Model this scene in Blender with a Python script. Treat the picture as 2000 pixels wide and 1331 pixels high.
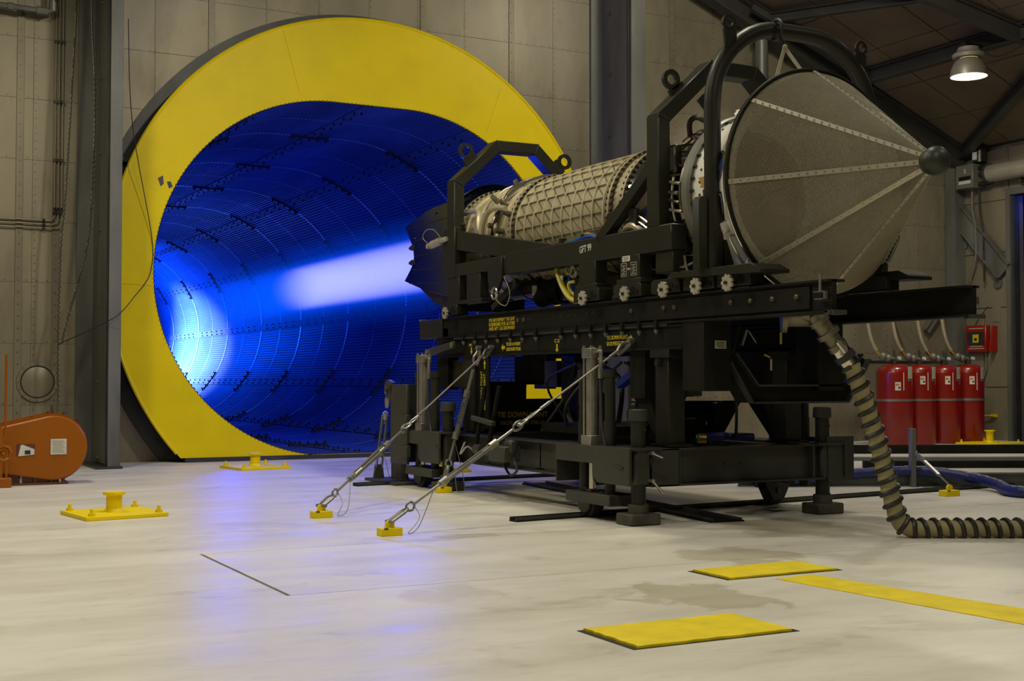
import bpy, math, random
from mathutils import Vector, Matrix, Euler
random.seed(7)
for o in list(bpy.data.objects): bpy.data.objects.remove(o)
S = bpy.context.scene
COL = S.collection
PI = math.pi
def V(*a): return Vector(a)

# ------------------------------------------------------------------ camera, world, light, exposure
cam_d = bpy.data.cameras.new('camera'); cam = bpy.data.objects.new('camera', cam_d); COL.objects.link(cam)
cam_d.sensor_width = 36.0; cam_d.lens = 36.0*2530/2000; cam_d.clip_end = 200
cam.location = (0, 0, 1.1)
cam.rotation_euler = (PI/2 + math.atan(76.5/2530), 0, -math.radians(27.8))
S.camera = cam
S.view_settings.view_transform = 'Standard'; S.view_settings.look = 'None'
S.view_settings.gamma = 1.0; S.view_settings.use_curve_mapping = False
S.view_settings.exposure = -0.12
S.cycles.use_denoising = True
S.cycles.max_bounces = 8; S.cycles.diffuse_bounces = 4; S.cycles.glossy_bounces = 4; S.cycles.transparent_max_bounces = 12
S.cycles.sample_clamp_indirect = 4.0
w = bpy.data.worlds.new('world'); S.world = w; w.use_nodes = True
w.node_tree.nodes['Background'].inputs[0].default_value = (0.01, 0.009, 0.006, 1)
w.node_tree.nodes['Background'].inputs[1].default_value = 1.0
WARM = (1.0, 0.93, 0.75)
def lamp(name, loc, power, col, radius=0.3, kind='POINT', rot=None, size=None, size_y=None):
    d = bpy.data.lights.new(name, kind); d.energy = power; d.color = col
    if kind == 'POINT': d.shadow_soft_size = radius
    if kind == 'SPOT': d.shadow_soft_size = radius
    if kind == 'AREA':
        d.shape = 'DISK' if size_y is None else 'RECTANGLE'; d.size = size
        if size_y: d.size_y = size_y
    o = bpy.data.objects.new(name, d); COL.objects.link(o); o.location = loc
    if rot: o.rotation_euler = rot
    return o
# hall lamps hung under the roof (out of the picture)
for i, (x, y, p) in enumerate([(1.0, 7.0, 115), (1.0, 13.2, 185), (-1.5, 1.0, 135), (4.5, 1.5, 135), (3.9, 10.0, 95), (9.5, 4.0, 45), (12.5, 9.0, 30)]):  # the lamp just left of the engine is added to brighten it
    l_ = lamp('hall_lamp_light', (x, y, 6.6), p, WARM, kind='AREA', size=0.7, rot=(0, 0, 0))
    if y < 9: l_.data.spread = math.radians(140)
# unseen lamps added to brighten the yellow ring and the back wall
for x, y, z, p, ax_, az_ in ((6.6, 8.5, 7.9, 270, 42, 0), (11.2, 13.0, 7.9, 105, 50, -8)):
    lamp('wall_fill_light', (x, y, z), p, WARM, kind='AREA', size=0.6, rot=(math.radians(ax_), 0, math.radians(az_)))
# unseen lamps added along and beyond the flame, and deep in the tunnel
BLUE = (0.001, 0.035, 1.0)
for y, p in ((14.8, 150), (18.5, 70), (23.0, 140), (28.0, 165), (33.0, 170)):  # the far ones stand past the flame, added to brighten the liner
    lamp('flame_fill_light', (6.4, y, 2.53), p, BLUE, radius=0.22)
aim = V(4.1, -0.9, -2.5).to_track_quat('-Z', 'Y').to_euler()
lamp('tunnel_fill_light', (5.3, 40.5, 3.8), 2600, (0.002, 0.085, 1.0), kind='AREA', size=0.8, rot=aim).data.spread = math.radians(125)  # hidden lamp added and aimed to brighten the deep lower liner
lamp('tunnel_fill_light', (5.3, 40.6, 3.2), 3400, (0.34, 0.50, 1.0), kind='AREA', size=0.6, rot=aim).data.spread = math.radians(85)  # second hidden lamp, added to whiten the same stretch
lamp('tunnel_fill_light', (6.8, 51.0, 2.5), 600, (0.01, 0.08, 1.0), kind='AREA', size=4.0, rot=(PI/2, 0, 0))  # added blue lamp, out of view by the end baffle

# ------------------------------------------------------------------ materials
def mat(name, col, rough=0.5, metal=0.0, var=0.12, vscale=3.0, bump=0.0, bscale=60.0, spec=0.5, stretch=(1, 1, 1), coat=0.0, dark=None, dscale=1.3, damt=0.5, emit=None):
    m = bpy.data.materials.new(name); m.use_nodes = True
    nt = m.node_tree; N = nt.nodes; L = nt.links
    b = N['Principled BSDF']
    b.inputs['Roughness'].default_value = rough; b.inputs['Metallic'].default_value = metal
    b.inputs['Specular IOR Level'].default_value = spec
    if coat: b.inputs['Coat Weight'].default_value = coat; b.inputs['Coat Roughness'].default_value = 0.15
    g = N.new('ShaderNodeNewGeometry')
    mp = N.new('ShaderNodeMapping'); mp.inputs['Scale'].default_value = stretch
    L.new(g.outputs['Position'], mp.inputs['Vector'])
    n = N.new('ShaderNodeTexNoise'); n.inputs['Scale'].default_value = vscale; n.inputs['Detail'].default_value = 6
    L.new(mp.outputs[0], n.inputs['Vector'])
    r = N.new('ShaderNodeValToRGB')
    r.color_ramp.elements[0].position = 0.3; r.color_ramp.elements[1].position = 0.7
    a = 1 - var; c = 1 + var
    r.color_ramp.elements[0].color = (col[0]*a, col[1]*a, col[2]*a, 1)
    r.color_ramp.elements[1].color = (min(1, col[0]*c), min(1, col[1]*c), min(1, col[2]*c), 1)
    L.new(n.outputs[0], r.inputs[0])
    out = r.outputs[0]
    if dark:
        n2 = N.new('ShaderNodeTexNoise'); n2.inputs['Scale'].default_value = dscale; n2.inputs['Detail'].default_value = 8
        n2.inputs['Roughness'].default_value = 0.65
        L.new(mp.outputs[0], n2.inputs['Vector'])
        r2 = N.new('ShaderNodeValToRGB'); r2.color_ramp.elements[0].position = 0.5; r2.color_ramp.elements[1].position = 0.72
        L.new(n2.outputs[0], r2.inputs[0])
        mu = N.new('ShaderNodeMath'); mu.operation = 'MULTIPLY'; mu.inputs[1].default_value = damt
        L.new(r2.outputs[0], mu.inputs[0])
        mx = N.new('ShaderNodeMixRGB'); mx.inputs[2].default_value = (*dark, 1)
        L.new(mu.outputs[0], mx.inputs[0]); L.new(out, mx.inputs[1]); out = mx.outputs[0]
    L.new(out, b.inputs['Base Color'])
    if bump:
        nb = N.new('ShaderNodeTexNoise'); nb.inputs['Scale'].default_value = bscale; nb.inputs['Detail'].default_value = 3
        L.new(g.outputs['Position'], nb.inputs['Vector'])
        bp = N.new('ShaderNodeBump'); bp.inputs['Strength'].default_value = bump; bp.inputs['Distance'].default_value = 0.01
        L.new(nb.outputs[0], bp.inputs['Height']); L.new(bp.outputs[0], b.inputs['Normal'])
    if emit:
        b.inputs['Emission Color'].default_value = (*emit[:3], 1); b.inputs['Emission Strength'].default_value = emit[3]
    return m
M = {}
M['wall'] = mat('dull_steel_panel', (0.245, 0.215, 0.145), 0.45, 0.3, 0.20, 1.3, 0.05, 25, stretch=(1, 1, 0.4), dark=(0.13, 0.108, 0.068), dscale=2.2, damt=0.6)
M['batten'] = mat('steel_batten', (0.205, 0.18, 0.122), 0.45, 0.35, 0.2, 2.0, stretch=(1, 1, 0.3))
M['rivet'] = mat('rivet_steel', (0.17, 0.155, 0.12), 0.4, 0.6)
M['column'] = mat('column_steel', (0.15, 0.15, 0.13), 0.45, 0.3, 0.3, 1.6, 0.1, 30, stretch=(1, 1, 0.3), dark=(0.05, 0.045, 0.04), dscale=2.0)
M['darksteel'] = mat('dark_steel', (0.045, 0.045, 0.042), 0.45, 0.3, 0.25, 2.5, dark=(0.10, 0.095, 0.08), dscale=3, damt=0.4)
M['roofbeam'] = mat('roof_steel', (0.052, 0.05, 0.04), 0.55, 0.2, 0.2, 2.0)
M['ceiling'] = mat('ceiling_panel', (0.13, 0.10, 0.055), 0.75, 0.0, 0.2, 1.0, dark=(0.075, 0.057, 0.03), dscale=0.9)
M['yellow'] = mat('yellow_paint', (0.83, 0.635, 0.0), 0.45, 0.0, 0.05, 1.4, 0.04, 20, spec=0.22, dark=(0.70, 0.53, 0.0), dscale=1.5, damt=0.5)
M['yellowtape'] = mat('yellow_floor_paint', (0.74, 0.58, 0.0), 0.6, 0.0, 0.10, 6.0, 0.25, 45, dark=(0.45, 0.34, 0.01), dscale=7, damt=0.35)
M['black'] = mat('black_paint', (0.010, 0.0098, 0.0065), 0.6, 0.0, 0.3, 3.0, spec=0.15, dark=(0.018, 0.017, 0.013), dscale=4, damt=0.5)
M['olive'] = mat('olive_paint', (0.020, 0.020, 0.0122), 0.42, 0.0, 0.14, 2.5, 0.05, 30, spec=0.3, dark=(0.014, 0.0135, 0.0085), dscale=3, damt=0.5)
M['olivegrey'] = mat('grey_green_paint', (0.042, 0.043, 0.032), 0.45, 0.0, 0.16, 2.5, 0.05, 30, spec=0.35, dark=(0.05, 0.048, 0.036), dscale=3, damt=0.5)
M['rustyfoot'] = mat('rusty_foot', (0.07, 0.062, 0.045), 0.7, 0.2, 0.3, 8, 0.3, 60)
M['liner'] = mat('corrugated_liner', (0.04, 0.075, 0.165), 0.5, 0.15, 0.22, 1.4, spec=0.1, stretch=(1, 0.35, 1), dark=(0.022, 0.04, 0.09), dscale=1.2, damt=0.6)  # grey metal; the tunnel's blue light is partly put into this colour
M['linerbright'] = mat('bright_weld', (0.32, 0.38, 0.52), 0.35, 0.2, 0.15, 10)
M['linerdark'] = mat('dark_splice', (0.012, 0.013, 0.02), 0.5, 0.2)
M['batten2'] = mat('liner_batten', (0.03, 0.055, 0.125), 0.6, 0.0, 0.15, 2, spec=0.1)  # carries the liner's blue light tint in its colour, darker
M['ti'] = mat('titanium', (0.54, 0.48, 0.32), 0.40, 0.55, 0.10, 4, 0.03, 50, dark=(0.42, 0.36, 0.21), dscale=3, damt=0.5)
M['tirib'] = mat('titanium_rib', (0.66, 0.60, 0.41), 0.36, 0.45, 0.1, 5)  # lighter than the duct titanium: highlights on the hoops put into the colour
M['engdark'] = mat('engine_dark_metal', (0.055, 0.05, 0.04), 0.35, 0.7, 0.3, 6)
M['polished'] = mat('polished_metal', (0.55, 0.52, 0.45), 0.18, 1.0, 0.08, 3)
M['steel'] = mat('bright_steel', (0.50, 0.48, 0.42), 0.28, 0.9, 0.12, 8)
M['pipe'] = mat('tube_metal', (0.30, 0.27, 0.20), 0.32, 0.9, 0.15, 6)
M['cable'] = mat('wire_rope', (0.33, 0.31, 0.25), 0.45, 0.6, 0.2, 40, 0.3, 200)
M['galv'] = mat('galvanized', (0.30, 0.29, 0.25), 0.4, 0.7, 0.2, 10)
M['white'] = mat('white_gelcoat', (0.80, 0.78, 0.68), 0.28, 0.0, 0.05, 2, coat=0.3)
M['offwhite'] = mat('label_white', (0.62, 0.61, 0.55), 0.5)
M['grime'] = mat('label_grime', (0.40, 0.39, 0.30), 0.5)
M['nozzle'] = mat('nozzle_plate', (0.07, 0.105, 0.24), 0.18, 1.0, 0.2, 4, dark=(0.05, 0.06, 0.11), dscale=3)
M['mesh'] = mat('screen_wire', (0.32, 0.285, 0.195), 0.6, 0.2, 0.08, 3)
M['strap'] = mat('screen_rib', (0.46, 0.43, 0.33), 0.4, 0.4, 0.08, 4)
M['orange'] = mat('orange_paint', (0.31, 0.088, 0.0), 0.4, 0.0, 0.08, 2, spec=0.3, dark=(0.23, 0.065, 0.0), dscale=2)
M['orangedark'] = mat('brown_base', (0.11, 0.035, 0.012), 0.5, 0.0, 0.15, 4)
M['red'] = mat('red_paint', (0.23, 0.007, 0.002), 0.30, 0.0, 0.08, 2, coat=0.3)
M['redbox'] = mat('red_box', (0.30, 0.010, 0.005), 0.4, 0.0, 0.06, 4)
M['brass'] = mat('brass', (0.45, 0.33, 0.10), 0.35, 0.9)
M['hosebeige'] = mat('hose_fabric', (0.30, 0.25, 0.12), 0.7, 0.0, 0.15, 12, 0.3, 90)
M['hoseblack'] = mat('hose_wire', (0.022, 0.021, 0.016), 0.45)
M['hosetan'] = mat('braided_hose', (0.36, 0.31, 0.20), 0.45, 0.3, 0.1, 30, 0.4, 200)
M['bluehose'] = mat('blue_hose', (0.012, 0.02, 0.13), 0.45, 0.0, 0.2, 14, 0.5, 40)
M['greybeam'] = mat('grey_beam', (0.12, 0.125, 0.12), 0.5, 0.1, 0.12, 3)
M['rubber'] = mat('rubber', (0.02, 0.02, 0.018), 0.6)
M['capgreen'] = mat('nose_cap', (0.022, 0.026, 0.018), 0.45, 0.0, 0.1, 4)
M['wireblue'] = mat('blue_cable', (0.01, 0.05, 0.40), 0.4)
M['wireyellow'] = mat('yellow_cable', (0.50, 0.42, 0.03), 0.4)
M['wireorange'] = mat('orange_tag', (0.55, 0.16, 0.01), 0.5)
M['wiregreen'] = mat('green_cable', (0.02, 0.11, 0.09), 0.45)
M['stencil'] = mat('stencil_yellow', (0.62, 0.47, 0.01), 0.55)
M['chalk'] = mat('chalk_white', (0.5, 0.5, 0.48), 0.8)
M['navy'] = mat('patch_navy', (0.015, 0.02, 0.05), 0.5)
M['patchblue'] = mat('patch_blue', (0.02, 0.10, 0.50), 0.5)
M['gold'] = mat('patch_gold', (0.38, 0.24, 0.04), 0.5)
M['coupling'] = mat('coupling_metal', (0.17, 0.155, 0.105), 0.4, 0.7, 0.15, 8)
M['starwheel'] = mat('star_wheel_metal', (0.50, 0.46, 0.36), 0.4, 0.35, 0.1, 6)
M['fanblack'] = mat('fan_black', (0.008, 0.008, 0.008), 0.5, 0.2)
M['chain'] = mat('chain_metal', (0.13, 0.12, 0.09), 0.5, 0.5)
M['lampglass'] = mat('lamp_glass', (1, 0.95, 0.8), 0.3, emit=(1.0, 0.90, 0.62, 9.0))
M['lampbody'] = mat('lamp_body', (0.42, 0.39, 0.30), 0.4, 0.4)
M['boxgrey'] = mat('box_grey', (0.16, 0.155, 0.125), 0.45, 0.2)
M['bluewall'] = mat('blue_painted_wall', (0.01, 0.02, 0.22), 0.6)
M['strapweb'] = mat('webbing', (0.42, 0.38, 0.27), 0.8)

# floor: pale sealed concrete
def floor_mat():
    m = bpy.data.materials.new('sealed_concrete'); m.use_nodes = True
    nt = m.node_tree; N = nt.nodes; L = nt.links; b = N['Principled BSDF']
    g = N.new('ShaderNodeNewGeometry')
    def noise(scale, detail, st=(1, 1, 1), rough=0.6, dist=0.0):
        mp = N.new('ShaderNodeMapping'); mp.inputs['Scale'].default_value = st; L.new(g.outputs['Position'], mp.inputs[0])
        n = N.new('ShaderNodeTexNoise'); n.inputs['Scale'].default_value = scale; n.inputs['Detail'].default_value = detail
        n.inputs['Roughness'].default_value = rough; n.inputs['Distortion'].default_value = dist
        L.new(mp.outputs[0], n.inputs['Vector']); return n.outputs[0]
    def ramp(src, p0, p1, c0, c1):
        r = N.new('ShaderNodeValToRGB'); e = r.color_ramp.elements; e[0].position = p0; e[1].position = p1
        e[0].color = (*c0, 1); e[1].color = (*c1, 1); L.new(src, r.inputs[0]); return r.outputs[0]
    def mix(f, a, c, amt=1.0):
        mx = N.new('ShaderNodeMixRGB')
        mm = N.new('ShaderNodeMath'); mm.operation = 'MULTIPLY'; mm.inputs[1].default_value = amt
        L.new(f, mm.inputs[0]); L.new(mm.outputs[0], mx.inputs[0]); L.new(a, mx.inputs[1])
        if isinstance(c, tuple): mx.inputs[2].default_value = (*c, 1)
        else: L.new(c, mx.inputs[2])
        return mx.outputs[0]
    base = ramp(noise(0.9, 8, (0.5, 1.6, 1)), 0.3, 0.72, (0.575, 0.545, 0.46), (0.75, 0.725, 0.635))
    fine = ramp(noise(9, 6, (0.6, 1.7, 1), 0.7), 0.52, 0.68, (0, 0, 0), (1, 1, 1))
    c = mix(fine, base, (0.50, 0.46, 0.365), 0.35)
    st = ramp(noise(1.1, 7, (1.0, 1.2, 1), 0.62, 0.6), 0.57, 0.62, (0, 0, 0), (1, 1, 1))
    c = mix(st, c, (0.40, 0.36, 0.25), 0.34)
    # spilt-fluid stains by the trailer and the embedded plates
    for (x, y, rx, ry, am) in ((3.92, 5.45, 0.42, 0.55, 0.62), (5.1, 6.55, 0.55, 0.5, 0.55), (4.0, 8.25, 0.42, 0.16, 0.5), (6.3, 7.6, 0.8, 0.7, 0.5), (2.3, 2.9, 0.3, 0.4, 0.45), (4.6, 3.1, 0.7, 0.5, 0.35)):
        sb = N.new('ShaderNodeVectorMath'); sb.operation = 'SUBTRACT'; sb.inputs[1].default_value = (x, y, 0); L.new(g.outputs['Position'], sb.inputs[0])
        sc = N.new('ShaderNodeVectorMath'); sc.operation = 'MULTIPLY'; sc.inputs[1].default_value = (1/rx, 1/ry, 0); L.new(sb.outputs[0], sc.inputs[0])
        ln = N.new('ShaderNodeVectorMath'); ln.operation = 'LENGTH'; L.new(sc.outputs[0], ln.inputs[0])
        ad = N.new('ShaderNodeMath'); ad.operation = 'MULTIPLY_ADD'; ad.inputs[1].default_value = 2.6; ad.inputs[2].default_value = -1.3
        L.new(noise(2.6, 6, (1, 1, 1), 0.6, 0.4), ad.inputs[0])
        sm = N.new('ShaderNodeMath'); sm.operation = 'ADD'; L.new(ad.outputs[0], sm.inputs[0]); L.new(ln.outputs['Value'], sm.inputs[1])
        f = ramp(sm.outputs[0], 0.62, 0.80, (1, 1, 1), (0, 0, 0))
        c = mix(f, c, (0.38, 0.335, 0.215), am)
    L.new(c, b.inputs['Base Color'])
    r = N.new('ShaderNodeMapRange'); r.inputs[1].default_value = 0.3; r.inputs[2].default_value = 0.7; r.inputs[3].default_value = 0.30; r.inputs[4].default_value = 0.50
    L.new(noise(1.6, 5, (0.6, 1.5, 1)), r.inputs[0]); L.new(r.outputs[0], b.inputs['Roughness'])
    b.inputs['Specular IOR Level'].default_value = 0.6
    bp = N.new('ShaderNodeBump'); bp.inputs['Strength'].default_value = 0.12; bp.inputs['Distance'].default_value = 0.01
    L.new(noise(35, 4), bp.inputs['Height']); L.new(bp.outputs[0], b.inputs['Normal'])
    return m
M['floor'] = floor_mat()
M['joint'] = mat('floor_joint', (0.16, 0.14, 0.09), 0.8)

# ------------------------------------------------------------------ mesh helpers
def catmull(P, n):
    P = [V(*p) for p in P]; out = []
    for i in range(len(P)-1):
        p0 = P[max(i-1,0)]; p1 = P[i]; p2 = P[i+1]; p3 = P[min(i+2,len(P)-1)]
        for j in range(n):
            t = j/n; out.append(0.5*((2*p1)+(-p0+p2)*t+(2*p0-5*p1+4*p2-p3)*t*t+(-p0+3*p1-3*p2+p3)*t*t*t))
    out.append(P[-1]); return out
def resample(pts, step):
    L = [0.0]
    for a, b in zip(pts[:-1], pts[1:]): L.append(L[-1]+(b-a).length)
    n = int(L[-1]/step); out = []; j = 0
    for i in range(n+1):
        s = L[-1]*i/n
        while j < len(L)-2 and L[j+1] < s: j += 1
        f = (s-L[j])/max(1e-9, L[j+1]-L[j]); out.append(pts[j].lerp(pts[j+1], f))
    return out
class MB:
    def __init__(s): s.v = []; s.f = []
    def add(s, vs, fs):
        n = len(s.v); s.v += [tuple(p) for p in vs]; s.f += [tuple(i+n for i in f) for f in fs]; return s
    def box(s, x0, x1, y0, y1, z0, z1):
        x0, x1 = min(x0, x1), max(x0, x1); y0, y1 = min(y0, y1), max(y0, y1); z0, z1 = min(z0, z1), max(z0, z1)
        return s.add([(x0,y0,z0),(x1,y0,z0),(x1,y1,z0),(x0,y1,z0),(x0,y0,z1),(x1,y0,z1),(x1,y1,z1),(x0,y1,z1)],
              [(0,3,2,1),(4,5,6,7),(0,1,5,4),(1,2,6,5),(2,3,7,6),(3,0,4,7)])
    def bar(s, p0, p1, wd, ht, up=(0,0,1)):
        p0 = V(*p0); p1 = V(*p1); d = (p1-p0).normalized(); u = V(*up)
        sd = d.cross(u)
        if sd.length < 1e-4: sd = d.cross(V(1,0,0))
        sd.normalize(); u = sd.cross(d)
        q = []
        for p in (p0, p1):
            for a, b in ((-1,-1),(1,-1),(1,1),(-1,1)): q.append(p + sd*a*wd/2 + u*b*ht/2)
        return s.add(q, [(0,1,2,3),(7,6,5,4),(0,4,5,1),(1,5,6,2),(2,6,7,3),(3,7,4,0)])
    def cyl(s, p0, p1, r, r2=None, n=14, cap=True, ph=0.0):
        p0 = V(*p0); p1 = V(*p1); d = (p1-p0).normalized()
        a = d.orthogonal().normalized(); b = d.cross(a); r2 = r if r2 is None else r2
        q = [p0 + (a*math.cos(ph+2*PI*i/n)+b*math.sin(ph+2*PI*i/n))*r for i in range(n)] + [p1 + (a*math.cos(ph+2*PI*i/n)+b*math.sin(ph+2*PI*i/n))*r2 for i in range(n)]
        f = [(i, (i+1)%n, n+(i+1)%n, n+i) for i in range(n)]
        if cap: f += [tuple(range(n-1,-1,-1)), tuple(range(n, 2*n))]
        return s.add(q, f)
    def tube(s, pts, r, n=8, closed=False, cap=True):
        if 3 <= len(pts) <= 9 and not closed and not isinstance(r, (list, tuple)): pts = catmull(pts, 5)
        P = [V(*p) for p in pts]; m = len(P); q = []; a = None
        for i, p in enumerate(P):
            if closed: d = P[(i+1)%m]-P[i-1]
            else: d = P[min(i+1, m-1)]-P[max(i-1, 0)]
            d.normalize()
            if a is None: a = d.orthogonal().normalized()
            else:
                a = a - d*a.dot(d)
                if a.length < 1e-6: a = d.orthogonal()
                a.normalize()
            b = d.cross(a); rr = r[i] if isinstance(r, (list, tuple)) else r
            q += [p + (a*math.cos(2*PI*k/n)+b*math.sin(2*PI*k/n))*rr for k in range(n)]
        f = []
        for i in range(m if closed else m-1):
            j = (i+1) % m
            f += [(i*n+k, i*n+(k+1)%n, j*n+(k+1)%n, j*n+k) for k in range(n)]
        if cap and not closed: f += [tuple(range(n-1,-1,-1)), tuple((m-1)*n+k for k in range(n))]
        return s.add(q, f)
    def prism(s, poly, ax, a, b):
        def P(u, v, c): return {'X': (c,u,v), 'Y': (u,c,v), 'Z': (u,v,c)}[ax]
        n = len(poly)
        q = [P(u,v,a) for u,v in poly] + [P(u,v,b) for u,v in poly]
        return s.add(q, [tuple(range(n-1,-1,-1)), tuple(range(n,2*n))] + [(i,(i+1)%n,n+(i+1)%n,n+i) for i in range(n)])
    def lathe(s, prof, c, n=32, ax='Y', a0=0.0, a1=2*PI, closed=True):
        full = abs(a1-a0-2*PI) < 1e-6; q = []; m = len(prof); k = n if full else n+1
        for i in range(k):
            t = a0+(a1-a0)*i/n; ct, st = math.cos(t), math.sin(t)
            for r, h in prof:
                if ax == 'Y': q.append((c[0]+r*ct, h, c[1]+r*st))
                elif ax == 'Z': q.append((c[0]+r*ct, c[1]+r*st, h))
                else: q.append((h, c[0]+r*ct, c[1]+r*st))
        f = []
        for i in range(n):
            j = (i+1) % k
            for e in range(m-1): f.append((i*m+e, i*m+e+1, j*m+e+1, j*m+e))
            if closed and full is True and m > 2: f.append((i*m+m-1, i*m, j*m, j*m+m-1))
        return s.add(q, f)
    def torus(s, c, ax, R, r, n=24, m=8, sx=1.0):
        pts = []
        for i in range(n):
            t = 2*PI*i/n; u, v = R*math.cos(t)*sx, R*math.sin(t)
            pts.append({'X': (c[0], c[1]+u, c[2]+v), 'Y': (c[0]+u, c[1], c[2]+v), 'Z': (c[0]+u, c[1]+v, c[2])}[ax])
        return s.tube(pts, r, m, closed=True)
    def sphere(s, c, r, n=16, m=8, sc=(1,1,1)):
        q = []; f = []
        for j in range(m+1):
            t = PI*j/m
            for i in range(n):
                p = 2*PI*i/n; q.append((c[0]+r*sc[0]*math.sin(t)*math.cos(p), c[1]+r*sc[1]*math.sin(t)*math.sin(p), c[2]+r*sc[2]*math.cos(t)))
        for j in range(m):
            for i in range(n): f.append((j*n+i, (j+1)*n+i, (j+1)*n+(i+1)%n, j*n+(i+1)%n))
        return s.add(q, f)
    def eye(s, c, ax, R, r, thick, foot=None, n=20):
        """flat ring plate with a hole, optional rectangular shank going to foot (in-plane)"""
        q = []
        for t in (-thick/2, thick/2):
            for rr in (R, r):
                for i in range(n):
                    a = 2*PI*i/n; u, v = rr*math.cos(a), rr*math.sin(a)
                    q.append({'X': (c[0]+t, c[1]+u, c[2]+v), 'Y': (c[0]+u, c[1]+t, c[2]+v), 'Z': (c[0]+u, c[1]+v, c[2]+t)}[ax])
        f = []
        for i in range(n):
            j = (i+1) % n
            f += [(i, j, n+j, n+i), (2*n+i, 3*n+i, 3*n+j, 2*n+j), (i, 2*n+i, 2*n+j, j), (n+i, n+j, 3*n+j, 3*n+i)]
        s.add(q, f)
        if foot:
            d = V(*foot)-V(*c); d.normalize(); st = V(*c)+d*((R+r)/2)
            up = {'X': (1,0,0), 'Y': (0,1,0), 'Z': (0,0,1)}[ax]
            s.bar(st, foot, (R)*1.9, thick, up)
        return s
    def build(s, name, m, parent=None, bev=0.0, sharp=0.6, kind=None, origin=None):
        me = bpy.data.meshes.new(name)
        off = V(0,0,0)
        if parent is not None:
            p = parent
            while p is not None: off += p.location; p = p.parent
        elif origin is None:
            xs = [p[0] for p in s.v]; ys = [p[1] for p in s.v]; zs = [p[2] for p in s.v]
            off = V((min(xs)+max(xs))/2, (min(ys)+max(ys))/2, min(zs))
        else: off = V(*origin)
        me.from_pydata([(p[0]-off.x, p[1]-off.y, p[2]-off.z) for p in s.v], [], s.f)
        me.materials.append(M[m] if isinstance(m, str) else m)
        me.polygons.foreach_set('use_smooth', [True]*len(me.polygons)); me.set_sharp_from_angle(angle=sharp)
        me.update()
        o = bpy.data.objects.new(name, me); COL.objects.link(o)
        if parent is not None: o.parent = parent
        else: o.location = off
        if bev:
            md = o.modifiers.new('bevel', 'BEVEL'); md.width = bev; md.segments = 1; md.limit_method = 'ANGLE'; md.angle_limit = 0.8
        if kind: o['kind'] = kind
        return o
def fixn(o):
    import bmesh
    bm = bmesh.new(); bm.from_mesh(o.data); bmesh.ops.recalc_face_normals(bm, faces=bm.faces); bm.to_mesh(o.data); bm.free(); return o
def tag(o, label, cat, group=None):
    o['label'] = label; o['category'] = cat
    if group: o['group'] = group
    return o
def thing(name, label, cat, loc, group=None):
    o = bpy.data.objects.new(name, None); o.empty_display_size = 0.1; COL.objects.link(o); o.location = loc
    return tag(o, label, cat, group)
def copy_tree(o, parent=None):
    c = o.copy(); COL.objects.link(c)
    if parent is not None: c.parent = parent
    for ch in list(o.children): copy_tree(ch, c)
    return c
def struct(o): o['kind'] = 'structure'; return o
def text(s, loc, size, m, parent, facing='-X', sx=1.0, name='lettering', align='CENTER', space=1.0, rot=0.0, bold=0.022):
    cu = bpy.data.curves.new(name, 'FONT'); cu.body = s; cu.size = size; cu.extrude = 0.0006; cu.align_x = align; cu.align_y = 'CENTER'
    cu.space_line = 0.9; cu.space_character = space; cu.offset = size*bold
    tmp = bpy.data.objects.new(name, cu)
    me = bpy.data.meshes.new_from_object(tmp); bpy.data.objects.remove(tmp); bpy.data.curves.remove(cu)
    if facing == '-X': R = Matrix(((0,0,-1),(-1,0,0),(0,1,0)))
    elif facing == '-Y': R = Matrix(((1,0,0),(0,0,-1),(0,1,0)))
    elif facing == '+Z': R = Matrix(((1,0,0),(0,1,0),(0,0,1)))
    T = R.to_4x4() @ Matrix.Rotation(rot, 4, 'Z') @ Matrix.Diagonal((sx,1,1,1))
    off = V(*loc); p = parent
    while p is not None: off -= p.location; p = p.parent
    me.transform(Matrix.Translation(off) @ T)
    me.materials.clear(); me.materials.append(M[m])
    o = bpy.data.objects.new(name, me); COL.objects.link(o); o.parent = parent
    return o
def arrow(mb, x, y, z, L, W, d):
    """flat arrow on a face looking to -X; d is 'down','up','left','right' as the reader sees it (left = +Y)"""
    base = [(-L/2,-W/5),(L*0.05,-W/5),(L*0.05,-W/2),(L/2,0),(L*0.05,W/2),(L*0.05,W/5),(-L/2,W/5)]
    out = []
    for a, b in base:
        if d == 'right': out.append((y-a, z+b))
        if d == 'left': out.append((y+a, z+b))
        if d == 'down': out.append((y+b, z-a))
        if d == 'up': out.append((y+b, z+a))
    mb.prism(out, 'X', x, x-0.0012)
CX, CZ = 6.40, 2.535          # engine axis
MX = 6.37                     # centre line of the trailer
def mir(x): return 2*MX-x

# ------------------------------------------------------------------ room shell
YW = 17.70; XR = 18.80; XL = -5.0; YF = -4.0
TCX, TCZ, TH, TR = 6.80, 2.53, 0.555, 2.49        # obround tunnel: half-length of the flats and radius
fl = struct(MB().box(XL, XR, YF, YW, -0.12, -0.012).build('floor', 'joint', origin=(0,0,0)))
for (x0, x1, y0, y1) in ((XL, 2.078, YF, YW), (2.078, XR, YF, 6.395), (2.100, XR, 6.403, 8.163), (2.078, XR, 8.171, YW)):
    MB().box(x0, x1, y0, y1, -0.10, 0.0).build('floor_slab', 'floor', fl)
MB().cyl((0.86, 4.73, 0.001), (0.86, 4.73, 0.004), 0.075, n=20).build('drain_cover', 'black', fl)

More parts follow.
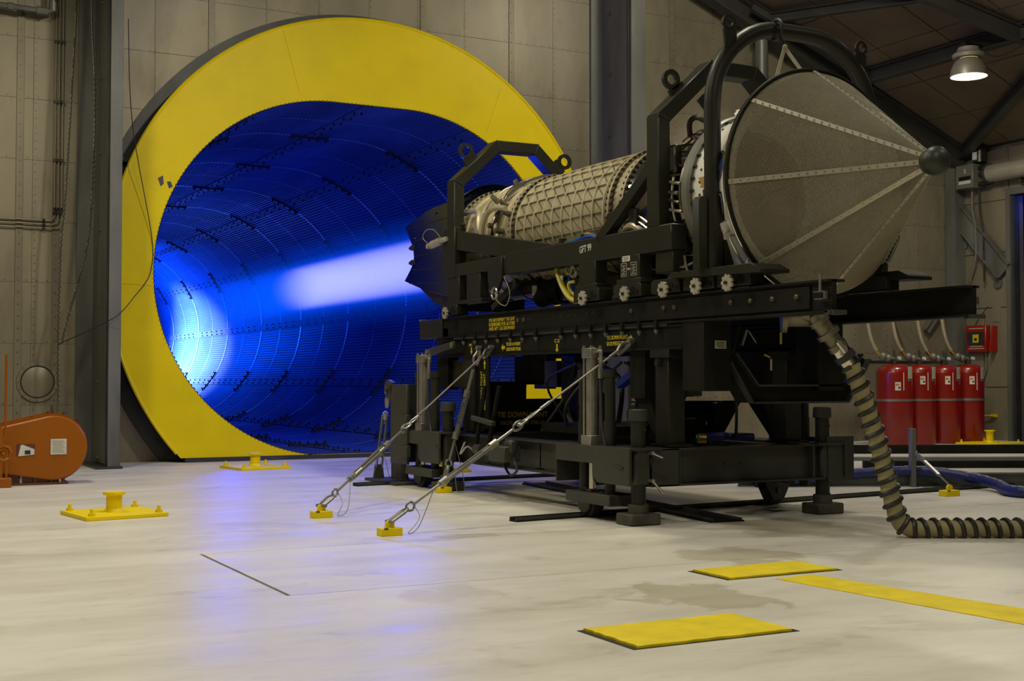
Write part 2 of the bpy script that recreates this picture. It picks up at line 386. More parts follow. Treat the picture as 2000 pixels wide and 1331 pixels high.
def obround(t, r=TR, grow=0.0):
    """point of the obround in direction t from its centre"""
    c, s = math.cos(t), math.sin(t); R = r+grow
    # ray hits flat or arc
    if abs(s) > 1e-9:
        k = R/abs(s)
        if abs(c*k) <= TH: return (TCX+c*k, TCZ+s*k)
    a = TH if c > 0 else -TH
    b = c*a; k = b + math.sqrt(max(0, b*b-(a*a-R*R)))
    return (TCX+c*k, TCZ+s*k)
def ring_plate(mb, inner, outer, y0, y1):
    n = len(inner)
    q = [(x,y0,z) for x,z in outer]+[(x,y0,z) for x,z in inner]+[(x,y1,z) for x,z in outer]+[(x,y1,z) for x,z in inner]
    f = []
    for i in range(n):
        j = (i+1) % n
        f += [(i,j,n+j,n+i), (2*n+i,3*n+i,3*n+j,2*n+j), (i,2*n+i,2*n+j,j), (n+i,n+j,3*n+j,3*n+i)]
    return mb.add(q, f)
def rect_hit(t, x0, x1, z0, z1):
    c, s = math.cos(t), math.sin(t); k = 1e9
    if c > 1e-9: k = min(k, (x1-TCX)/c)
    if c < -1e-9: k = min(k, (x0-TCX)/c)
    if s > 1e-9: k = min(k, (z1-TCZ)/s)
    if s < -1e-9: k = min(k, (z0-TCZ)/s)
    return (TCX+c*k, TCZ+s*k)
angs = sorted([2*PI*i/120 for i in range(120)]+[math.atan2(z-TCZ, x-TCX) % (2*PI) for x in (XL, XR) for z in (-0.1, 11)])
mb = MB(); ring_plate(mb, [obround(t, grow=0.10) for t in angs], [rect_hit(t, XL, XR, -0.1, 11) for t in angs], YW, YW+0.25)
wall = struct(fixn(mb.build('wall_back', 'batten', origin=(0,0,0))))
struct(MB().box(XL-0.2, XL, YF, YW, -0.1, 8).build('wall_left', 'wall'))
struct(MB().box(XL, XR, YF-0.2, YF, -0.1, 11).build('wall_front', 'wall'))
# right wall with a doorway
DY0, DY1, DZ = 14.3, 16.33, 4.42
mb = MB(); mb.box(XR, XR+0.25, DY1, YW, -0.1, 6); mb.box(XR, XR+0.25, DY0, DY1, DZ, 6); mb.box(XR, XR+0.25, YF, DY0, -0.1, 6)
wr = struct(mb.build('wall_right', 'batten', origin=(0,0,0)))
# roof: two slopes
SL = 0.4128; RX = 6.9
def roof_z(x): return 5.38 + SL*(18.76-x) if x > RX else 5.38+SL*(18.76-RX) - SL*(RX-x)
mb = MB(); a, b, c = (XL, roof_z(XL)), (RX, roof_z(RX)), (XR+0.25, roof_z(XR+0.25))
mb.prism([a, b, c, (c[0], c[1]+0.2), (b[0], b[1]+0.2), (a[0], a[1]+0.2)], 'Y', YF-0.2, YW+0.25)
ceil_ = struct(fixn(mb.build('ceiling', 'roofbeam', origin=(0,0,0))))
nx_, ny_ = 8, 9
for i in range(nx_):
    for j in range(ny_):
        x0 = 18.7-1.05*(i+1)+0.012; x1 = 18.7-1.05*i-0.012; y0 = 17.6-1.3*(j+1)+0.012; y1 = 17.6-1.3*j-0.012
        MB().add([(x0,y0,roof_z(x0)),(x1,y0,roof_z(x1)),(x1,y1,roof_z(x1)),(x0,y1,roof_z(x0)),(x0,y0,roof_z(x0)-0.025),(x1,y0,roof_z(x1)-0.025),(x1,y1,roof_z(x1)-0.025),(x0,y1,roof_z(x0)-0.025)],
                 [(0,1,2,3),(7,6,5,4),(0,4,5,1),(1,5,6,2),(2,6,7,3),(3,7,4,0)]).build('ceiling_panel', 'ceiling', ceil_)
# wall panels (pieces of the back wall), 0.775 x 0.795 m
def near_tunnel(x, z, g):
    dx = max(0, abs(x-TCX)-TH); return math.hypot(dx, z-TCZ) < TR+g
riv = MB(); cache = {}
for i in range(-5, 20):
    x0 = 3.85+0.775*i; x1 = x0+0.775
    if x1 < 0.6: continue
    for k in range(-1, 10):
        z0 = 0.77+0.795*k; z1 = z0+0.795
        if k == -1: z0 = 0.0
        top = min(roof_z(x0), roof_z(x1))
        if z0 > top-0.1 or z0 > 7.9: continue
        z1 = min(z1, top-0.02); x1c = min(x1, XR-0.01)
        if any(near_tunnel(x, z, 0.14) for x in (x0, (x0+x1)/2, x1) for z in (z0, (z0+z1)/2, z1)): continue
        d = 0.018+random.uniform(-0.002, 0.002)
        p = MB().box(x0+0.0012, x1c-0.0012, YW-d, YW, z0+0.0012, z1-0.0012).build('wall_panel', 'wall', wall, bev=0.0015)
        if math.hypot((x0+x1)/2-6.87, (z0+z1)/2-2.55) > 3.5:
            for q in range(8):
                zz = z0+(q+0.5)*(z1-z0)/8
                riv.cyl((x0+0.03, YW-d-0.007, zz), (x0+0.03, YW-d, zz), 0.009, n=6)
            for q in range(6):
                xx = x0+(q+0.5)*0.775/6
                if xx < XR: riv.cyl((xx, YW-d-0.007, z0+0.028), (xx, YW-d, z0+0.028), 0.009, n=6)
riv.build('rivet_row', 'rivet', wall, kind='stuff')
# cover strips over some panel joints
for x in (2.14, 2.59, 4.62, 7.81, 9.31, 12.32):
    z0 = 0.0
    if 3.3 < x < 10.4: z0 = 2.55+math.sqrt(max(0, 3.6**2-(x-6.87)**2))
    MB().box(x-0.045, x+0.045, YW-0.032, YW-0.01, z0, min(7.8, roof_z(x)-0.05)).build('cover_strip', 'batten', wall, bev=0.003)
    m2 = MB()
    zz = z0+0.06
    while zz < min(7.8, roof_z(x)-0.1):
        m2.cyl((x, YW-0.041, zz), (x, YW-0.03, zz), 0.011, n=6); zz += 0.155
    m2.build('rivet_row', 'rivet', wall, kind='stuff')
# panels on the right wall
for (y0, y1, z0, z1) in ((16.42, 17.68, 0, 0.95), (16.42, 17.0, 0.97, 2.4), (17.02, 17.68, 0.97, 2.4), (16.42, 17.68, 2.42, 3.4), (16.42, 17.68, 3.42, 4.35), (16.42, 17.68, 4.37, 5.3), (14.3, 16.40, 4.55, 5.3), (13.2, 14.2, 0, 2.6), (13.2, 14.2, 2.62, 5.3)):
    MB().box(XR-0.02, XR, y0+0.006, y1-0.006, z0, z1).build('wall_panel', 'wall', wr, bev=0.003)
# doorway trim and the blue-lit passage behind it
mb = MB(); mb.box(XR-0.10, XR+0.1, DY1, DY1+0.09, 0, DZ+0.12); mb.box(XR-0.10, XR+0.1, DY0-0.09, DY0, 0, DZ+0.12); mb.box(XR-0.10, XR+0.1, DY0, DY1, DZ, DZ+0.12)
dj = struct(mb.build('door_1', 'column', origin=(0,0,0)))
MB().box(XR-0.05, XR+0.05, DY1-0.06, DY1, 0, DZ).build('door_stop', 'darksteel', dj)
mb = MB(); mb.box(XR+0.25, XR+3.2, DY1+1.6, DY1+1.7, -0.1, 5.2); mb.box(XR+3.2, XR+3.3, DY0-1, DY1+1.7, -0.1, 5.2); mb.box(XR+0.25, XR+3.2, DY0-1.1, DY0-1, -0.1, 5.2)
mb.box(XR+0.25, XR+3.3, DY0-1.1, DY1+1.7, 5.2, 5.3); mb.box(XR+0.0, XR+3.3, DY0-1.1, DY1+1.7, -0.2, -0.1)
struct(mb.build('wall_passage', 'bluewall'))
lamp('passage_light', (XR+1.6, 15.6, 4.4), 22, (0.05, 0.12, 1.0), radius=0.2)
mb = MB(); mb.bar((XR+0.5, 15.9, 3.05), (XR+0.5, 14.5, 2.0), 0.14, 0.16); b_ = mb.build('brace_beam', 'column'); tag(b_, 'steel diagonal brace seen inside the blue doorway', 'brace')

# roof members
def tagb(o, l, c='beam', g=None): return tag(o, l, c, g)
def hbeam(name, p0, p1, h, wd, m, label, cat='beam', group=None, up=(0,0,1)):
    """I-section between two points: web and two flanges"""
    u = V(*up); d = (V(*p1)-V(*p0)).normalized(); sd = d.cross(u).normalized(); u = sd.cross(d)
    t = thing(name, label, cat, p0, group)
    MB().bar(p0, p1, wd*0.12, h*0.86, up).build('web', m, t)
    for s in (1, -1):
        off = u*(s*h*0.46)
        MB().bar(tuple(V(*p0)+off), tuple(V(*p1)+off), wd, h*0.08, up).build('flange', m, t)
    return t
zz = lambda x: roof_z(x)-0.2
hbeam('rafter', (18.7, 17.35, zz(18.7)-0.05), (11.3, 17.35, zz(11.3)-0.05), 0.34, 0.26, 'roofbeam', 'dark steel rafter running down the roof slope along the back wall')
hbeam('purlin', (15.95, 17.2, zz(15.95)+0.04), (15.95, 6.0, zz(15.95)+0.04), 0.24, 0.18, 'roofbeam', 'dark steel purlin that carries the pendant lamp')
hbeam('rafter', (18.6, 12.6, zz(18.6)), (9.5, 16.3, zz(9.5)), 0.22, 0.18, 'roofbeam', 'steel roof member crossing level at the top right of the picture')
hbeam('roof_brace', (18.6, 17.3, 5.30), (16.9, 14.3, zz(16.9)-0.02), 0.20, 0.16, 'roofbeam', 'steel roof brace rising to the right from the room corner', 'brace')
hbeam('roof_brace', (13.9, 17.2, zz(13.9)), (14.6, 14.2, zz(14.6)), 0.16, 0.13, 'roofbeam', 'short steel roof brace above the round hoop over the engine intake', 'brace')
hbeam('roof_brace', (13.55, 17.1, zz(13.55)), (15.9, 16.9, zz(15.9)), 0.14, 0.11, 'roofbeam', 'thin steel brace under the roof slope behind the round hoop', 'brace')
MB().box(XR-0.28, XR-0.02, 17.42, 17.66, 0, 5.25).build('x', 'column')
o = bpy.data.objects['x']; o.name = 'corner_column'; tag(o, 'steel box column standing in the far right corner', 'column')
def hcolumn(x0, x1, y0, y1, label):
    """H column, flanges across X; web runs along Y"""
    t = thing('steel_column', label, 'column', ((x0+x1)/2, (y0+y1)/2, 0))
    MB().box(x0, x1, y0, y0+0.035, 0, 8.6).build('flange', 'column', t, bev=0.004)
    MB().box(x0-0.19, x1, y1-0.035, y1, 0, 8.6).build('flange', 'column', t, bev=0.004)
    xm = x0+0.03
    MB().box(xm-0.012, xm+0.012, y0+0.035, y1-0.035, 0, 8.6).build('web', 'column', t)
    MB().box(xm-0.026, xm-0.012, y0+0.12, y1-0.30, 0.05, 8.6).build('web_plate', 'column', t, bev=0.004)
    MB().box(x0-0.14, x1+0.03, y0-0.02, y1, 0, 0.03).build('base_plate', 'darksteel', t)
    for k in range(9):
        MB().cyl((xm-0.026, y0+0.62, 0.10+0.975*k), (xm-0.055, y0+0.62, 0.10+0.975*k), 0.026, n=6).build('bolt', 'rivet', t)
    MB().box(xm-0.05, xm-0.026, y0+0.06, y0+0.085, 0.05, 8.6).build('edge_bar', 'darksteel', t)
    return t
hcolumn(3.04, 3.19, 16.42, YW-0.03, 'dark steel column to the left of the yellow tunnel ring')
hcolumn(10.92, 11.18, 16.75, YW-0.03, 'dark steel column to the right of the yellow tunnel ring')

# ------------------------------------------------------------------ yellow ring and exhaust tunnel
OCX, OCZ, OR = 6.87, 2.55, 3.70
def outer_pt(t, r=OR, zmin=0.06):
    c, s = math.cos(t), math.sin(t); ax, az = TCX-OCX, TCZ-OCZ
    b = c*ax+s*az; k = -b+math.sqrt(b*b-(ax*ax+az*az-r*r))
    if s < 0: k = min(k, (zmin-TCZ)/s)
    return (TCX+c*k, TCZ+s*k)
ca = [math.atan2(zz_-TCZ, xx_-TCX) % (2*PI) for zz_, xx_ in ((0.06, OCX-math.sqrt(OR**2-(0.06-OCZ)**2)), (0.06, OCX+math.sqrt(OR**2-(0.06-OCZ)**2)))]
ta = sorted([2*PI*i/160 for i in range(160)]+ca)
def inner_pt(t, g=0.0):
    x, z = obround(t, grow=g); return (x, z)
t = thing('tunnel_ring', 'big yellow ring framing the mouth of the exhaust tunnel', 'ring', (OCX, 17.25, 0))
mb = MB(); ring_plate(mb, [(x, max(z, 0.045)) for x, z in map(inner_pt, ta)], [outer_pt(a) for a in ta], 17.23, 17.27)
fixn(mb.build('face_plate', 'yellow', t))
mb = MB()
mb.tube([(*outer_pt(a, OR-0.005, -9)[:1], 17.228, outer_pt(a, OR-0.005, -9)[1]) for a in ta if outer_pt(a, OR, -9)[1] > 0.07 and True][0:0] or
        [(OCX+OR*math.cos(q), 17.235, OCZ+OR*math.sin(q)) for q in [(-41.5+i*2.1)*PI/180 for i in range(126)]], 0.022, 6)
mb.build('rim_bead', 'yellow', t)
mb = MB()
q = [(-41.5+i*2.63)*PI/180 for i in range(101)]
vs = [(OCX+r*math.cos(a), y, OCZ+r*math.sin(a)) for a in q for (r, y) in ((OR-0.03, 17.27), (OR-0.03, YW), (OR-0.06, YW), (OR-0.06, 17.27))]
fs = [(4*i+e, 4*i+(e+1)%4, 4*i+4+(e+1)%4, 4*i+4+e) for i in range(100) for e in range(4)]
mb.add(vs, fs); fixn(mb.build('collar', 'darksteel', t))
vs = [(OCX+r*math.cos(a), y, OCZ+r*math.sin(a)) for a in q for (r, y) in ((OR+0.16, YW-0.03), (OR+0.16, YW-0.06), (OR-0.04, YW-0.06), (OR-0.04, YW-0.03))]
fixn(MB().add(vs, fs).build('wall_flange', 'darksteel', t))
MB().box(OCX-2.68, OCX+2.68, 17.215, YW, 0.0, 0.058).build('sill', 'darksteel', t)
mb = MB(); mb.add([(3.80,17.228,3.76),(3.87,17.228,3.80),(3.88,17.228,3.69),(3.84,17.228,3.65)], [(0,1,2,3)]); mb.add([(3.92,17.228,3.72),(3.97,17.228,3.73),(4.0,17.228,3.66),(3.95,17.228,3.63)], [(0,1,2,3)])
mb.build('paint_chip', 'darksteel', t)
# two weld seams on the ring face
MB().bar((3.22, 17.226, 2.36), (3.745, 17.226, 2.335), 0.006, 0.008).build('weld_seam', 'yellow', t)
MB().bar((5.5, 17.226, 5.95), (5.75, 17.226, 5.08), 0.006, 0.008).build('weld_seam', 'yellow', t)
MB().bar((8.9, 17.226, 5.5), (8.65, 17.226, 4.8), 0.006, 0.008).build('weld_seam', 'yellow', t)

# perimeter as an arc-length curve: right arc, top flat, left arc, bottom flat
LA = PI*TR; LF = 2*TH; LP = 2*LA+2*LF
def peri(s, g=0.0):
    s %= LP
    if s < LA:
        a = -PI/2+s/TR; return (TCX+TH+(TR+g)*math.cos(a), TCZ+(TR+g)*math.sin(a), math.cos(a), math.sin(a))
    s -= LA
    if s < LF: return (TCX+TH-s, TCZ+TR+g, 0, 1)
    s -= LF
    if s < LA:
        a = PI/2+s/TR; return (TCX-TH+(TR+g)*math.cos(a), TCZ+(TR+g)*math.sin(a), math.cos(a), math.sin(a))
    s -= LA
    return (TCX-TH+s, TCZ-TR-g, 0, -1)
arc = lambda deg: (math.radians(deg)+PI/2)*TR
seams = [arc(-69), arc(-36.8), arc(-2), arc(31), arc(64.5), LA+LF/2]
seams += [2*LA+LF-s for s in (arc(64.5), arc(31), arc(-2), arc(-36.8), arc(-69))]
seams += [LP-LF/2]
seams.sort()
YR = [17.26, 19.9, 23.05, 26.2, 29.35, 32.5, 35.7, 38.9, 42.1, 45.3, 48.5, 51.6]
tun = thing('exhaust_tunnel', 'corrugated metal exhaust tunnel lit blue behind the yellow ring', 'tunnel', (TCX, 17.3, 0))
PIT = 0.062; nperi = round(LP/PIT); PIT = LP/nperi
def panel(s0, s1, y0, y1):
    n = max(4, int(round((s1-s0)/PIT))); st = (s1-s0)/n
    q = []; f = []
    for i in range(n):
        for fr, g in ((0.0, 0.0), (0.28, 0.0), (0.5, 0.02), (0.78, 0.02)):
            x, z, _, _ = peri(s0+(i+fr)*st, g); q += [(x, y0, z), (x, y1, z)]
    x, z, _, _ = peri(s1, 0.0); q += [(x, y0, z), (x, y1, z)]
    m_ = len(q)//2
    f = [(2*i, 2*i+1, 2*i+3, 2*i+2) for i in range(m_-1)]
    return MB().add(q, f)
for i in range(12):
    s0 = seams[i]; s1 = seams[(i+1) % 12]
    if s1 < s0: s1 += LP
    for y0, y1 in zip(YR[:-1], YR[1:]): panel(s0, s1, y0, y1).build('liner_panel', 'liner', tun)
def strip(mb, s0, s1, y0, y1, g, n=None):
    n = n or max(1, int((s1-s0)/0.08)); q = []
    for i in range(n+1):
        x, z, _, _ = peri(s0+(s1-s0)*i/n, g); q += [(x, y0, z), (x, y1, z)]
    mb.add(q, [(2*i, 2*i+1, 2*i+3, 2*i+2) for i in range(n)])
def stud(mb, s, y, L=0.05, r=0.02, n=5, g=-0.008):
    x, z, nx, nz = peri(s, g); mb.cyl((x, y, z), (x-nx*L, y, z-nz*L), r, n=n)
for s in seams:
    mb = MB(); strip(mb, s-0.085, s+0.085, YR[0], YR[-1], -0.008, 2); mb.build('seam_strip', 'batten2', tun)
    mb = MB()
    for y0, y1 in zip(YR[:-1], YR[1:]):
        for k in range(1, 6):
            yy = y0+(y1-y0)*k/6
            stud(mb, s-0.045, yy, 0.04, 0.016); stud(mb, s+0.045, yy+0.06, 0.04, 0.016)
    mb.build('seam_stud', 'linerdark', tun, kind='stuff')
for y in YR[1:-1]:
    mb = MB()
    for i in range(nperi): strip(mb, i*PIT, i*PIT+PIT*0.62, y-0.035, y+0.035, -0.004, 1)
    mb.build('ring_weld', 'linerbright', tun, kind='stuff')
    for s in seams:
        if any(abs(s-k) < 0.05 for k in (arc(-2), 2*LA+LF-arc(-2))): continue
        mb = MB(); q = []
        for i in range(9):
            for yy, g in ((y-0.028, 0.0), (y-0.028, -0.036), (y+0.028, -0.036), (y+0.028, 0.0)):
                x, z, _, _ = peri(s-0.32+0.08*i, g); q.append((x, yy, z))
        mb.add(q, [(4*i+e, 4*i+(e+1) % 4, 4*i+4+(e+1) % 4, 4*i+4+e) for i in range(8) for e in range(4)]+[(3, 2, 1, 0), (32, 33, 34, 35)])
        pl = fixn(mb.build('splice_plate', 'linerdark', tun))
        mb = MB()
        for k in range(5): stud(mb, s-0.28+0.14*k, y, 0.04, 0.02, g=-0.036)
        mb.build('splice_stud', 'linerdark', pl, kind='stuff')
for y0, y1 in zip(YR[:-1], YR[1:]):
    mb = MB(); y = (y0+y1)/2
    for i in range(nperi): strip(mb, i*PIT, i*PIT+PIT*0.5, y-0.015, y+0.015, -0.003, 1)
    mb.build('stitch_weld', 'linerbright', tun, kind='stuff')
# scalloped edge of the lining at the mouth
mb = MB(); pts = []
for i in range(nperi*4):
    fr = (i % 4)
    x, z, _, _ = peri(i*PIT/4, (0.0, 0.0, 0.018, 0.018)[fr]-0.010); pts.append((x, 17.235, z))
mb.tube(pts, 0.008, 4, closed=True); mb.build('mouth_edge', 'linerdark', tun)
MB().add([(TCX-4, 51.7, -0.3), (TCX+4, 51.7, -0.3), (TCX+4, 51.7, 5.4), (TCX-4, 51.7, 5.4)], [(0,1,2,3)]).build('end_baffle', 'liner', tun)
# outer shell that keeps the hall's light out
mb = MB()
q = []
for i in range(64):
    x, z, _, _ = peri(LP*i/64, 0.08); q += [(x, YW, z), (x, 51.75, z)]
mb.add(q, [(2*i, 2*i+1, (2*i+3) % 128, (2*i+2) % 128) for i in range(64)]); mb.build('outer_shell', 'darksteel', tun)

# afterburner flame
def flame_mat():
    m = bpy.data.materials.new('afterburner_flame'); m.use_nodes = True; nt = m.node_tree; N = nt.nodes; L = nt.links
    for n in list(N):
        if n.type == 'BSDF_PRINCIPLED': N.remove(n)
    out = N['Material Output']
    tc = N.new('ShaderNodeTexCoord'); sx = N.new('ShaderNodeSeparateXYZ'); L.new(tc.outputs['Object'], sx.inputs[0])
    def math_(op, a, b=None, clamp=False):
        n = N.new('ShaderNodeMath'); n.operation = op; n.use_clamp = clamp
        for i, v in enumerate((a, b)):
            if v is None: continue
            if isinstance(v, (int, float)): n.inputs[i].default_value = v
            else: L.new(v, n.inputs[i])
        return n.outputs[0]
    r = math_('SQRT', math_('ADD', math_('MULTIPLY', sx.outputs[0], sx.outputs[0]), math_('MULTIPLY', sx.outputs[2], sx.outputs[2])))
    ns = N.new('ShaderNodeTexNoise'); ns.inputs['Scale'].default_value = 0.7; ns.inputs['Detail'].default_value = 2
    L.new(tc.outputs['Object'], ns.inputs['Vector'])
    nz = math_('MULTIPLY_ADD', ns.outputs[0], 0.5); nt.nodes[-1].inputs[2].default_value = 0.75
    def smooth(v, a, b):
        n = N.new('ShaderNodeMapRange'); n.interpolation_type = 'SMOOTHSTEP'; n.inputs[1].default_value = a; n.inputs[2].default_value = b
        n.inputs[3].default_value = 0; n.inputs[4].default_value = 1; L.new(v, n.inputs[0]); return n.outputs[0]
    y = sx.outputs[1]
    core = math_('MULTIPLY', math_('MULTIPLY', smooth(r, 0.36, 0.27), smooth(y, 6.1, 4.9)), nz)
    halo = math_('ADD', math_('MULTIPLY', smooth(r, 0.46, 0.28), smooth(y, 13.0, 4.0)), math_('MULTIPLY', math_('MULTIPLY', smooth(r, 0.78, 0.30), smooth(y, 14.0, 3.0)), 0.34))
    def comb(rgb, s):
        n = N.new('ShaderNodeMixRGB'); n.blend_type = 'MULTIPLY'; n.inputs[0].default_value = 1; n.inputs[1].default_value = (*rgb, 1)
        c = N.new('ShaderNodeCombineXYZ')
        for k in range(3): L.new(s, c.inputs[k])
        L.new(c.outputs[0], n.inputs[2]); return n.outputs[0]
    ad = N.new('ShaderNodeMixRGB'); ad.blend_type = 'ADD'; ad.inputs[0].default_value = 1
    L.new(comb((0.29, 0.26, 0.62), core), ad.inputs[1]); L.new(comb((0.0, 0.035, 0.42), halo), ad.inputs[2])
    em = N.new('ShaderNodeEmission'); L.new(ad.outputs[0], em.inputs[0]); em.inputs[1].default_value = 1.0
    L.new(em.outputs[0], out.inputs['Volume'])
    return m
mb = MB(); mb.lathe([(0.001, 13.62), (0.42, 13.62), (0.62, 14.6), (0.80, 16.0), (0.80, 28.0), (0.001, 28.2)], (CX, 2.50), 32)
fm = mb.build('flame', flame_mat(), origin=(CX, 13.7, 2.50)); fixn(fm)
tag(fm, 'blue-white afterburner flame streaming from the engine nozzle into the tunnel', 'flame')

# ------------------------------------------------------------------ jet engine (axis along Y at CX, CZ)
AX = (CX, CZ)
def pol(r, deg, y): a = math.radians(deg); return (CX+r*math.cos(a), y, CZ+r*math.sin(a))
eng = thing('jet_engine', 'long turbofan engine with ribbed metal casing and square exhaust nozzle on the green cradle', 'engine', (CX, 10.0, CZ-0.6))
mb = MB(); mb.lathe([(0.50,11.0),(0.555,11.0),(0.562,10.6),(0.565,10.2),(0.562,9.8),(0.55,9.36),(0.50,9.36)], AX, 64); fixn(mb.build('isogrid_duct', 'ti', eng, sharp=0.5))
def rduct(y): return 0.565-0.010*abs(y-10.2)
mb = MB(); NA = 28
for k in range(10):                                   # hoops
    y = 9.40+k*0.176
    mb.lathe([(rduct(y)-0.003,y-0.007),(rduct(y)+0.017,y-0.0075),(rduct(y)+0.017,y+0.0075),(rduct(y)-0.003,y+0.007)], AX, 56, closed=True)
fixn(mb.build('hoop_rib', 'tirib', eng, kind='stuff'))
mb = MB(); md = MB()
for j in range(NA):
    a = 360*j/NA
    mb.bar(pol(rduct(9.4)+0.005, a, 9.4), pol(rduct(10.2)+0.005, a, 10.2), 0.008, 0.012, (math.cos(math.radians(a)), 0, math.sin(math.radians(a))))
    mb.bar(pol(rduct(10.2)+0.005, a, 10.2), pol(rduct(10.98)+0.005, a, 10.98), 0.008, 0.012, (math.cos(math.radians(a)), 0, math.sin(math.radians(a))))
    for k in range(9):
        y = 9.40+k*0.176; a2 = a+360/NA
        md.tube([pol(rduct(y)+0.004, a+360/NA*f, y+0.176*(1-f)) for f in (0, 0.5, 1)], 0.0048, 4)
mb.build('axial_rib', 'pipe', eng, kind='stuff'); md.build('diagonal_rib', 'pipe', eng, kind='stuff')
def flange(y, r, wd, m='ti', nb=56, br=0.012, bm='engdark', name='bolted_flange'):
    mb = MB(); mb.lathe([(r-0.06,y-wd/2),(r,y-wd/2),(r,y+wd/2),(r-0.06,y+wd/2)], AX, 64); f = fixn(mb.build(name, m, eng))
    mb = MB()
    for k in range(nb):
        a = 360*k/nb
        for s in (-1, 1): mb.cyl(pol(r-0.012, a, y+s*wd/2), pol(r-0.012, a, y+s*(wd/2+0.03)), br, n=6)
    mb.build('flange_bolt', bm, f, kind='stuff'); return f
flange(11.06, 0.592, 0.03, nb=64); flange(9.31, 0.578, 0.03, nb=64); flange(9.10, 0.572, 0.025, nb=64)
mb = MB(); mb.lathe([(0.50,9.30),(0.545,9.28),(0.545,9.12),(0.50,9.10)], AX, 48); fixn(mb.build('case_ring', 'ti', eng))
# lengthwise split flange below the ribbed shell
for s, ang in ((1, 205), (-1, -25)):
    mb = MB(); p0, p1 = pol(0.58, ang, 9.36), pol(0.58, ang, 11.0); mb.bar(p0, p1, 0.02, 0.05, (math.cos(math.radians(ang)), 0, math.sin(math.radians(ang))))
    sf = mb.build('split_flange', 'ti', eng); mb = MB()
    for k in range(44):
        y = 9.40+k*0.036; q = pol(0.585, ang, y); mb.cyl((q[0], y, q[2]-0.03), (q[0], y, q[2]+0.03), 0.009, n=5)
    mb.build('flange_bolt', 'engdark', sf, kind='stuff')
# augmentor section behind
mb = MB(); mb.lathe([(0.50,11.08),(0.565,11.08),(0.56,11.5),(0.555,12.0),(0.56,12.42),(0.50,12.42)], AX, 64); fixn(mb.build('augmentor_duct', 'ti', eng))
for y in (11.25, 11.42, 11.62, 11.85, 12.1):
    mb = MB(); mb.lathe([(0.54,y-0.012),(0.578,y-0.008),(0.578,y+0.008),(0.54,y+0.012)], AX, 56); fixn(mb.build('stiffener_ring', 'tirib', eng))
flange(12.30, 0.598, 0.03, nb=60, br=0.013)
for (pts, r, m) in (
    ([pol(0.60, a, 11.30+0.10*math.sin(a/20)) for a in range(20, 236, 12)], 0.022, 'pipe'),
    ([pol(0.61, a, 11.40+0.06*math.sin(a/14)) for a in range(40, 232, 12)], 0.018, 'engdark'),
    ([pol(0.595, a, 11.72+0.00*a) for a in range(60, 230, 12)], 0.011, 'pipe'),
    ([pol(0.60, 150, 12.35), pol(0.63, 152, 11.95), pol(0.66, 158, 11.70), pol(0.66, 172, 11.62), pol(0.62, 186, 11.60), pol(0.58, 200, 11.60)], 0.026, 'ti'),
    ([pol(0.66, 160, 11.10), pol(0.67, 158, 11.28), pol(0.67, 160, 11.45), pol(0.67, 170, 11.52), pol(0.66, 184, 11.53), pol(0.6, 202, 11.53)], 0.028, 'ti'),
    ([pol(0.62, 168, 12.5), pol(0.64, 166, 12.2), pol(0.64, 164, 11.98)], 0.020, 'pipe'),
    ([pol(0.60, 190, 12.3), pol(0.62, 192, 11.9), pol(0.61, 196, 11.2)], 0.014, 'engdark'),
    ([pol(0.60, 205, 12.3), pol(0.62, 205, 11.7), pol(0.60, 208, 11.1), pol(0.60, 208, 10.3)], 0.02, 'pipe')):
    MB().tube(pts, r, 8).build('pipe', m, eng)
for a, y in ((150, 11.3), (162, 11.15), (172, 11.4), (120, 11.45), (140, 11.62), (178, 11.25), (186, 11.38)):
    MB().cyl(pol(0.56, a, y), pol(0.66, a, y), 0.032, 0.026, n=10).build('fuel_nozzle_boss', 'pipe', eng)
# upright flange wall where the duct meets the nozzle
mb = MB()
prof = [(0.55,12.46),(0.66,12.46),(0.68,12.44),(0.68,12.50),(0.55,12.50)]
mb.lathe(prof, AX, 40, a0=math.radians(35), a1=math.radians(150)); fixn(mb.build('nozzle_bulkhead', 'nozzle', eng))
for k in range(9):
    a = 40+13*k; MB().bar(pol(0.56, a, 12.455), pol(0.67, a+5, 12.455), 0.008, 0.012).build('bulkhead_web', 'engdark', eng)
for a in (72, 80, 60): MB().cyl(pol(0.60, a, 12.40), pol(0.60, a, 12.28), 0.035, 0.022, n=10).build('actuator_end', 'steel', eng)
